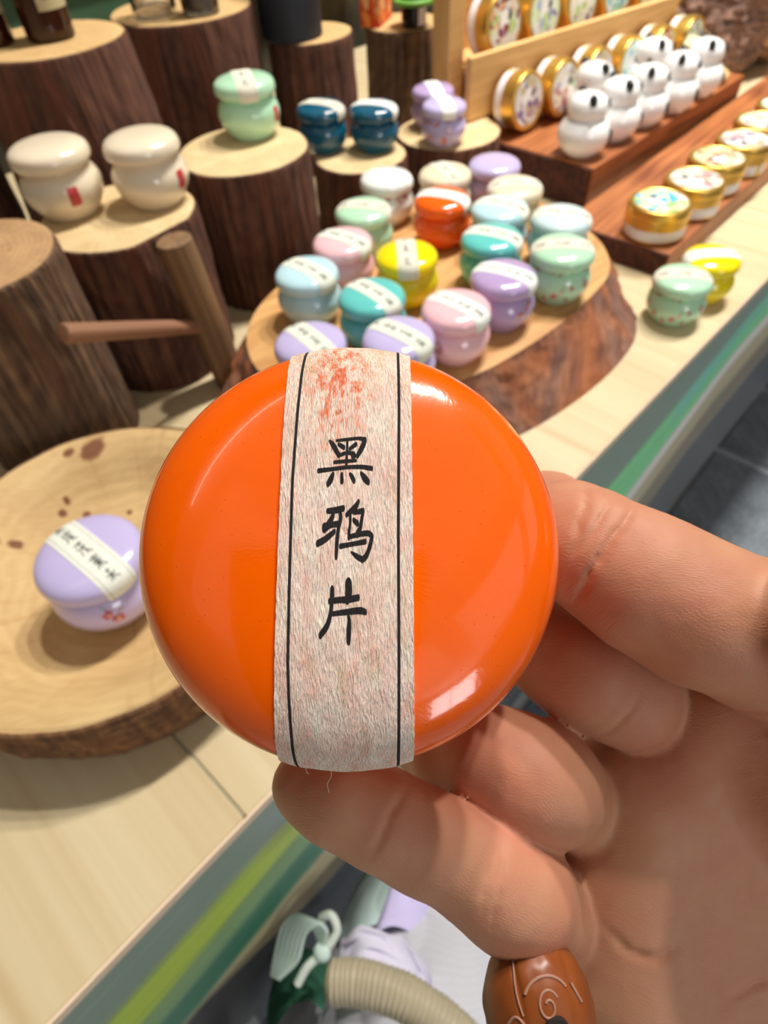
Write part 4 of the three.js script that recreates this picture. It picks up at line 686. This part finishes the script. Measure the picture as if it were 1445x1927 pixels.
  for (let k = 1; k < n[2] - 1; k++) for (let j = 1; j < n[1] - 1; j++) for (let i = 1; i < n[0] - 1; i++) {
    const a = val[id(i, j, k)];
    for (let ax = 0; ax < 3; ax++) {
      const o = [[1, 0, 0], [0, 1, 0], [0, 0, 1]][ax], b = val[id(i + o[0], j + o[1], k + o[2])]; if ((a < 0) === (b < 0)) continue;
      const u = [[0, 1, 0], [0, 0, 1], [1, 0, 0]][ax], w = [[0, 0, 1], [1, 0, 0], [0, 1, 0]][ax];
      const q = [cell[id(i, j, k)], cell[id(i - u[0], j - u[1], k - u[2])], cell[id(i - u[0] - w[0], j - u[1] - w[1], k - u[2] - w[2])], cell[id(i - w[0], j - w[1], k - w[2])]];
      if (q.some((t) => t < 0)) continue;
      if (a < 0) ix.push(q[0], q[1], q[2], q[0], q[2], q[3]); else ix.push(q[0], q[2], q[1], q[0], q[3], q[2]);
    }
  }
  const nv = pos.length / 3, P = new Float32Array(nv * 3), uv = new Float32Array(nv * 2), col = new Float32Array(nv * 3), nor = new Float32Array(nv * 3), ca = Math.cos(0.49), sa = Math.sin(0.49);
  for (let i = 0; i < nv; i++) {
    const p = [pos[3 * i], pos[3 * i + 1], pos[3 * i + 2]], e = 0.35;
    const g = new THREE.Vector3(field([p[0] + e, p[1], p[2]], true) - field([p[0] - e, p[1], p[2]], true), field([p[0], p[1] + e, p[2]], true) - field([p[0], p[1] - e, p[2]], true), field([p[0], p[1], p[2] + e], true) - field([p[0], p[1], p[2] - e], true)).normalize();
    nor.set([g.x, g.y, g.z], 3 * i); P.set([p[0] / 1000, p[1] / 1000, p[2] / 1000], 3 * i);
    uv[2 * i] = (p[0] * ca - p[1] * sa) / 1000 * 1; uv[2 * i + 1] = (p[0] * sa + p[1] * ca - p[2] * 0.8) / 1000;
    const m = fbm(p[0] * 0.05, p[1] * 0.05, p[2] * 0.05, 3), m2 = fbm(p[0] * 0.3 + 9, p[1] * 0.3, p[2] * 0.3, 3);
    const red = clamp(0.35 + m * 1.2 + m2 * 0.5, 0, 1), c0 = [0.59, 0.29, 0.165], c1 = [0.55, 0.21, 0.13];
    for (let q = 0; q < 3; q++) col[3 * i + q] = mix(c0[q], c1[q], red);
  }
  const geo = new THREE.BufferGeometry();
  geo.setAttribute('position', new THREE.BufferAttribute(P, 3)); geo.setAttribute('normal', new THREE.BufferAttribute(nor, 3)); geo.setAttribute('uv', new THREE.BufferAttribute(uv, 2)); geo.setAttribute('color', new THREE.BufferAttribute(col, 3)); geo.setIndex(ix);
  const skinBump = tex(1024, 1024, (u, v) => { const a = pn(u, v, 8, 8, 2) * 2.4; return 128 + 12 * Math.sin((v * 40 + a * 1.2 + pn(u, v, 30, 30, 7) * 0.4) * 6.2832) + 50 * pn(u, v, 90, 240, 5) + 40 * pn(u, v, 300, 300, 8); }, { srgb: false, repeat: [40, 40] });
  const skin = phys({ vertexColors: true, roughness: 0.5, specularIntensity: 0.7, bumpMap: skinBump, bumpScale: 0.0001, sheen: 0.15, sheenRoughness: 0.5, sheenColor: new THREE.Color(1, 0.75, 0.65) });
  const hand = part('hand', geo, skin, scene); hand.name = 'hand'; hand.position.set(...HELD); hand.quaternion.copy(camQ);
  tag(hand, 'right hand, palm toward the viewer, four fingers curled behind the orange jar', 'hand');
}
// carved amber bead, ribbed strap and dress below the hand ---------------------
{
  const amber = phys({ color: srgb(150, 78, 32), roughness: 0.36, transmission: 0.2, thickness: 0.01, attenuationColor: new THREE.Color(0.6, 0.2, 0.04), attenuationDistance: 0.006, ior: 1.5 });
  const b = new THREE.Group(); b.name = numbered('amber_bead'); scene.add(b); tag(b, 'carved translucent amber bead with swirls, at the lower edge of the palm', 'bead');
  const f = new THREE.SphereGeometry(1, 120, 90), p = f.attributes.position;
  for (let i = 0; i < p.count; i++) {
    const v = new THREE.Vector3().fromBufferAttribute(p, i), gr = (x, w) => Math.exp(-Math.pow((v.x - x) / w, 2)) * smooth(-0.3, 0.5, v.y);
    const k = 1 - 0.03 * gr(-0.38, 0.05) - 0.022 * gr(0.55, 0.06) - 0.03 * Math.exp(-Math.pow((v.y + 0.05) / 0.09, 2)) * smooth(-0.5, -0.8, v.x) + 0.02 * N3(v.x * 4, v.y * 4, v.z * 4); p.setXYZ(i, v.x * 7.9 * k / 1000, v.y * 10.2 * k / 1000, v.z * 7.4 * k / 1000);
  }
  f.computeVertexNormals(); part('bead', f, amber, b);
  const onBead = (x, y) => [x / 1000, y / 1000, (7.4 * Math.sqrt(Math.max(0.05, 1 - x * x / 62.4 - y * y / 104)) + 0.02) / 1000], grooveGlint = std({ color: srgb(162, 116, 94), roughness: 0.5 });  // pale colour paints the highlights along the carved grooves
  const ridge = (fn, r) => part('carved_ridge', tube([...Array(26)].map((_, i) => onBead(...fn(i / 25))), r / 1000, 60, 8), grooveGlint, b, { label: 'carved line with its highlight painted pale' });
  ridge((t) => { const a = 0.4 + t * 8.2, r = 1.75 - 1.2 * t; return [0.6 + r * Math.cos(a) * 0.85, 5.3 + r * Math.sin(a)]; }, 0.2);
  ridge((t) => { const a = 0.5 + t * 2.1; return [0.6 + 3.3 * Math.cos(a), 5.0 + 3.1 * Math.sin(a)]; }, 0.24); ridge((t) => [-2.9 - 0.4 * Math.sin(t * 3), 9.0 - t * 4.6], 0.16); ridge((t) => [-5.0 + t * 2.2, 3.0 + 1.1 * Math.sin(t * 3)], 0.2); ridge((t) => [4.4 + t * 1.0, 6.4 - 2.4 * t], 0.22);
  part('bead_hole', new THREE.CylinderGeometry(0.0019, 0.0017, 0.0012, 28).rotateX(Math.PI / 2), std({ color: srgb(40, 28, 24), roughness: 0.8 }), b, { pos: [0.0011, 0.0026, 0.0069], label: 'dark drilled hole' }); part('cord', tube([[0.0011, 0.0022, 0.007], [0.002, -0.004, 0.0085], [0.004, -0.015, 0.009], [0.012, -0.03, 0.006]], 0.0009, 24, 8), std({ color: srgb(52, 36, 30), roughness: 0.8 }), b);
  b.position.set(...[0.0124, 0.2201, 0.0116]); b.quaternion.copy(camQ); b.rotateZ(0.14);
  // ribbed strap
  const pts = [[-0.0237, -0.0412, -0.0419], [-0.0117, -0.0402, -0.0286], [-0.0022, -0.0395, -0.0125], [0.0041, -0.0421, 0.0058], [0.0064, -0.0474, 0.0271], [0.0016, -0.056, 0.0474]].map(V), cr = new THREE.CatmullRomCurve3(pts), n = 520, rings = [];
  const fr = cr.computeFrenetFrames(n), s = thing('bag_strap', 'pale beige ribbed tubular bag strap in front of the white dress', 'strap', [0.0016, -0.056, 0.0474]);
  const g = gridGeo(20, n, (u, v) => { const k = Math.round(v * n), c = cr.getPointAt(v), a = u * Math.PI * 2, cap = Math.sqrt(clamp(1 - Math.pow(1 - clamp(v / 0.05, 0, 1), 2), 0, 1)), r = (0.0094 + 0.0008 * Math.abs(Math.sin((v + 0.008 * N3(v * 20, 1, 2)) * 38 * Math.PI)) + 0.0006 * N3(v * 9, Math.cos(a), Math.sin(a))) * Math.max(0.02, cap); const o = fr.normals[k].clone().multiplyScalar(Math.cos(a) * r).addScaledVector(fr.binormals[k], Math.sin(a) * r); return [c.x + o.x, c.y + o.y, c.z + o.z]; }, true);
  part('strap_tube', g, phys({ color: srgb(186, 174, 148), roughness: 0.4, transmission: 0.2, thickness: 0 }), s, { world: true });
  // dress: folded cloth as a solid sheet, rows from the far hem to the near waist
  const sheet = (rows, folds, amp, nu, nv, thick, seed) => {
    const cs = rows.map((r) => new THREE.CatmullRomCurve3(r.map(V), false, 'centripetal')), up = new THREE.Vector3(-0.42562, 0.77162, 0.4727);
    const at = (u, v, o) => { const col = new THREE.CatmullRomCurve3(cs.map((c) => c.getPoint(u)), false, 'centripetal').getPoint(v); const w = u * folds + N3(v * 1.6, u * 2, seed) * 1.3, d = amp * (Math.abs(Math.sin(w * Math.PI)) - 0.5 + 0.4 * N3(u * 7, v * 4, seed + 3)) * (1 - 0.5 * v) - o; return [col.x + up.x * d, col.y + up.y * d, col.z + up.z * d, u * 0.5, v * 0.4]; };
    const a = gridGeo(nu, nv, (u, v) => at(u, v, 0)), c = gridGeo(nu, nv, (u, v) => at(u, v, thick)); c.index.array.reverse(); c.computeVertexNormals();
    const side = (fn, m) => gridGeo(m, 1, fn), e = [side((t, k) => at(t, 0, k * thick), nu), side((t, k) => at(t, 1, k * thick), nu), side((t, k) => at(0, t, k * thick), nv), side((t, k) => at(1, t, k * thick), nv)];
    return mergeGeometries([a, c, ...e]);
  };
  const weave = (c) => std({ map: tex(128, 128, (u, v, i, j) => shade(c, 1 + ((i + j) % 4 < 2 ? 0.015 : -0.015) + pn(u, v, 5, 5, 3) * 0.05), { repeat: [60, 60] }), roughness: 0.85 });
  const d = thing('dress', 'white and lavender folded dress of the person holding the jar', 'dress', [-0.0162, -0.2819, 0.0192]);
  part('skirt', sheet([[[-0.1493, -0.4004, -0.0975], [-0.0676, -0.3607, -0.0994], [-0.0052, -0.3351, -0.0955], [0.0609, -0.31, -0.077], [0.1088, -0.3132, -0.0286], [0.129, -0.3473, 0.0452]], [[-0.1358, -0.3481, -0.0649], [-0.059, -0.3094, -0.059], [-0.0084, -0.2769, -0.0454], [0.0306, -0.2557, -0.0236], [0.0664, -0.2609, 0.0171], [0.0922, -0.2921, 0.0701]], [[-0.123, -0.2873, -0.0046], [-0.0622, -0.2447, 0.0018], [-0.0255, -0.2213, 0.0177], [0.0016, -0.2207, 0.0411], [0.0226, -0.2268, 0.0701], [0.041, -0.254, 0.1099]]], 6, 0.018, 150, 60, 0.006, 3), weave([198, 196, 206]), d, { world: true });
  part('lavender_fold', sheet([[[0.0394, -0.2925, -0.072], [0.0751, -0.2835, -0.0864], [0.0986, -0.285, -0.0626], [0.077, -0.295, -0.0341]], [[-0.0042, -0.2809, -0.0562], [0.0158, -0.2676, -0.0599], [0.0311, -0.2686, -0.0444], [0.0264, -0.2829, -0.0254]]], 2, 0.006, 40, 30, 0.004, 8), weave([202, 192, 234]), d, { world: true, label: 'lavender strip of cloth' });
  part('mint_fold', sheet([[[-0.0051, -0.3172, -0.0929], [0.0397, -0.3054, -0.1037], [0.0719, -0.2977, -0.0871], [0.0545, -0.302, -0.0641]], [[-0.0168, -0.2924, -0.0699], [0.0053, -0.2849, -0.0728], [0.0188, -0.2828, -0.064], [0.0132, -0.2884, -0.0494]]], 2, 0.006, 40, 30, 0.004, 12), weave([186, 206, 204]), d, { world: true, label: 'pale mint strip of cloth' });
  part('rolled_cuff', sheet([[[-0.0137, -0.2378, -0.0716], [0.0058, -0.2175, -0.066], [0.018, -0.2176, -0.0444], [0.0234, -0.2312, -0.0172], [0.0199, -0.2466, -0.0058]], [[-0.0284, -0.2245, -0.0536], [-0.007, -0.2106, -0.0465], [0.0037, -0.2115, -0.0249], [0.0079, -0.2194, -0.0082], [0.0063, -0.2308, -0.0016]]], 1.5, 0.008, 60, 24, 0.005, 17), weave([212, 206, 228]), d, { world: true });
  part('green_lining', sheet([[[-0.0806, -0.2992, -0.0951], [-0.0542, -0.2899, -0.1077], [-0.033, -0.2883, -0.0911], [-0.033, -0.2877, -0.071]], [[-0.1028, -0.2896, -0.0673], [-0.0703, -0.267, -0.0749], [-0.0542, -0.2626, -0.0676], [-0.0502, -0.2683, -0.0547]]], 2, 0.006, 30, 24, 0.004, 21), weave([40, 92, 68]), d, { world: true, label: 'dark green lining' });
  const cordM = std({ color: srgb(190, 208, 200), roughness: 0.8 }), bow = thing('ribbon_bow', 'pale mint corded bow tied at the edge of the dress', 'bow', [-0.0286, -0.2176, -0.0756]);
  for (let i = 0; i < 6; i++) { const o = i * 7; part('loop_cord', tube([[-0.0248, -0.2177, -0.0763], [-0.0191, -0.2062, -0.09], [-0.0223, -0.1999, -0.1031], [-0.0332, -0.2039, -0.1064], [-0.0483, -0.2137, -0.0998], [-0.0605, -0.2225, -0.0922]].map((q, k) => { const t = Math.sin(k / 5 * Math.PI); return [q[0] + 0.0028 * i * t * 0.6 + 0.0006 * i * (k > 3 ? 1 : 0), q[1] + 0.0012 * i, q[2] + 0.0034 * i * t + 0.0012 * i * (k > 3 ? 1 : 0)]; }), 0.0016, 40, 8), cordM, bow, { world: true }); }
  part('tail', tube([[-0.0115, -0.2058, -0.0902], [-0.0051, -0.2011, -0.0858], [-0.0081, -0.2059, -0.0764], [-0.0235, -0.2129, -0.0745], [-0.0387, -0.2173, -0.0769], [-0.0506, -0.2235, -0.0752]], 0.0032, 40, 10), std({ color: srgb(206, 214, 204), roughness: 0.8 }), bow, { world: true }); part('knot', ball(0.0062, ...[-0.0249, -0.2121, -0.075], 1, 0.9, 1.1), cordM, bow, { world: true });
}
renderer.render(scene, camera);
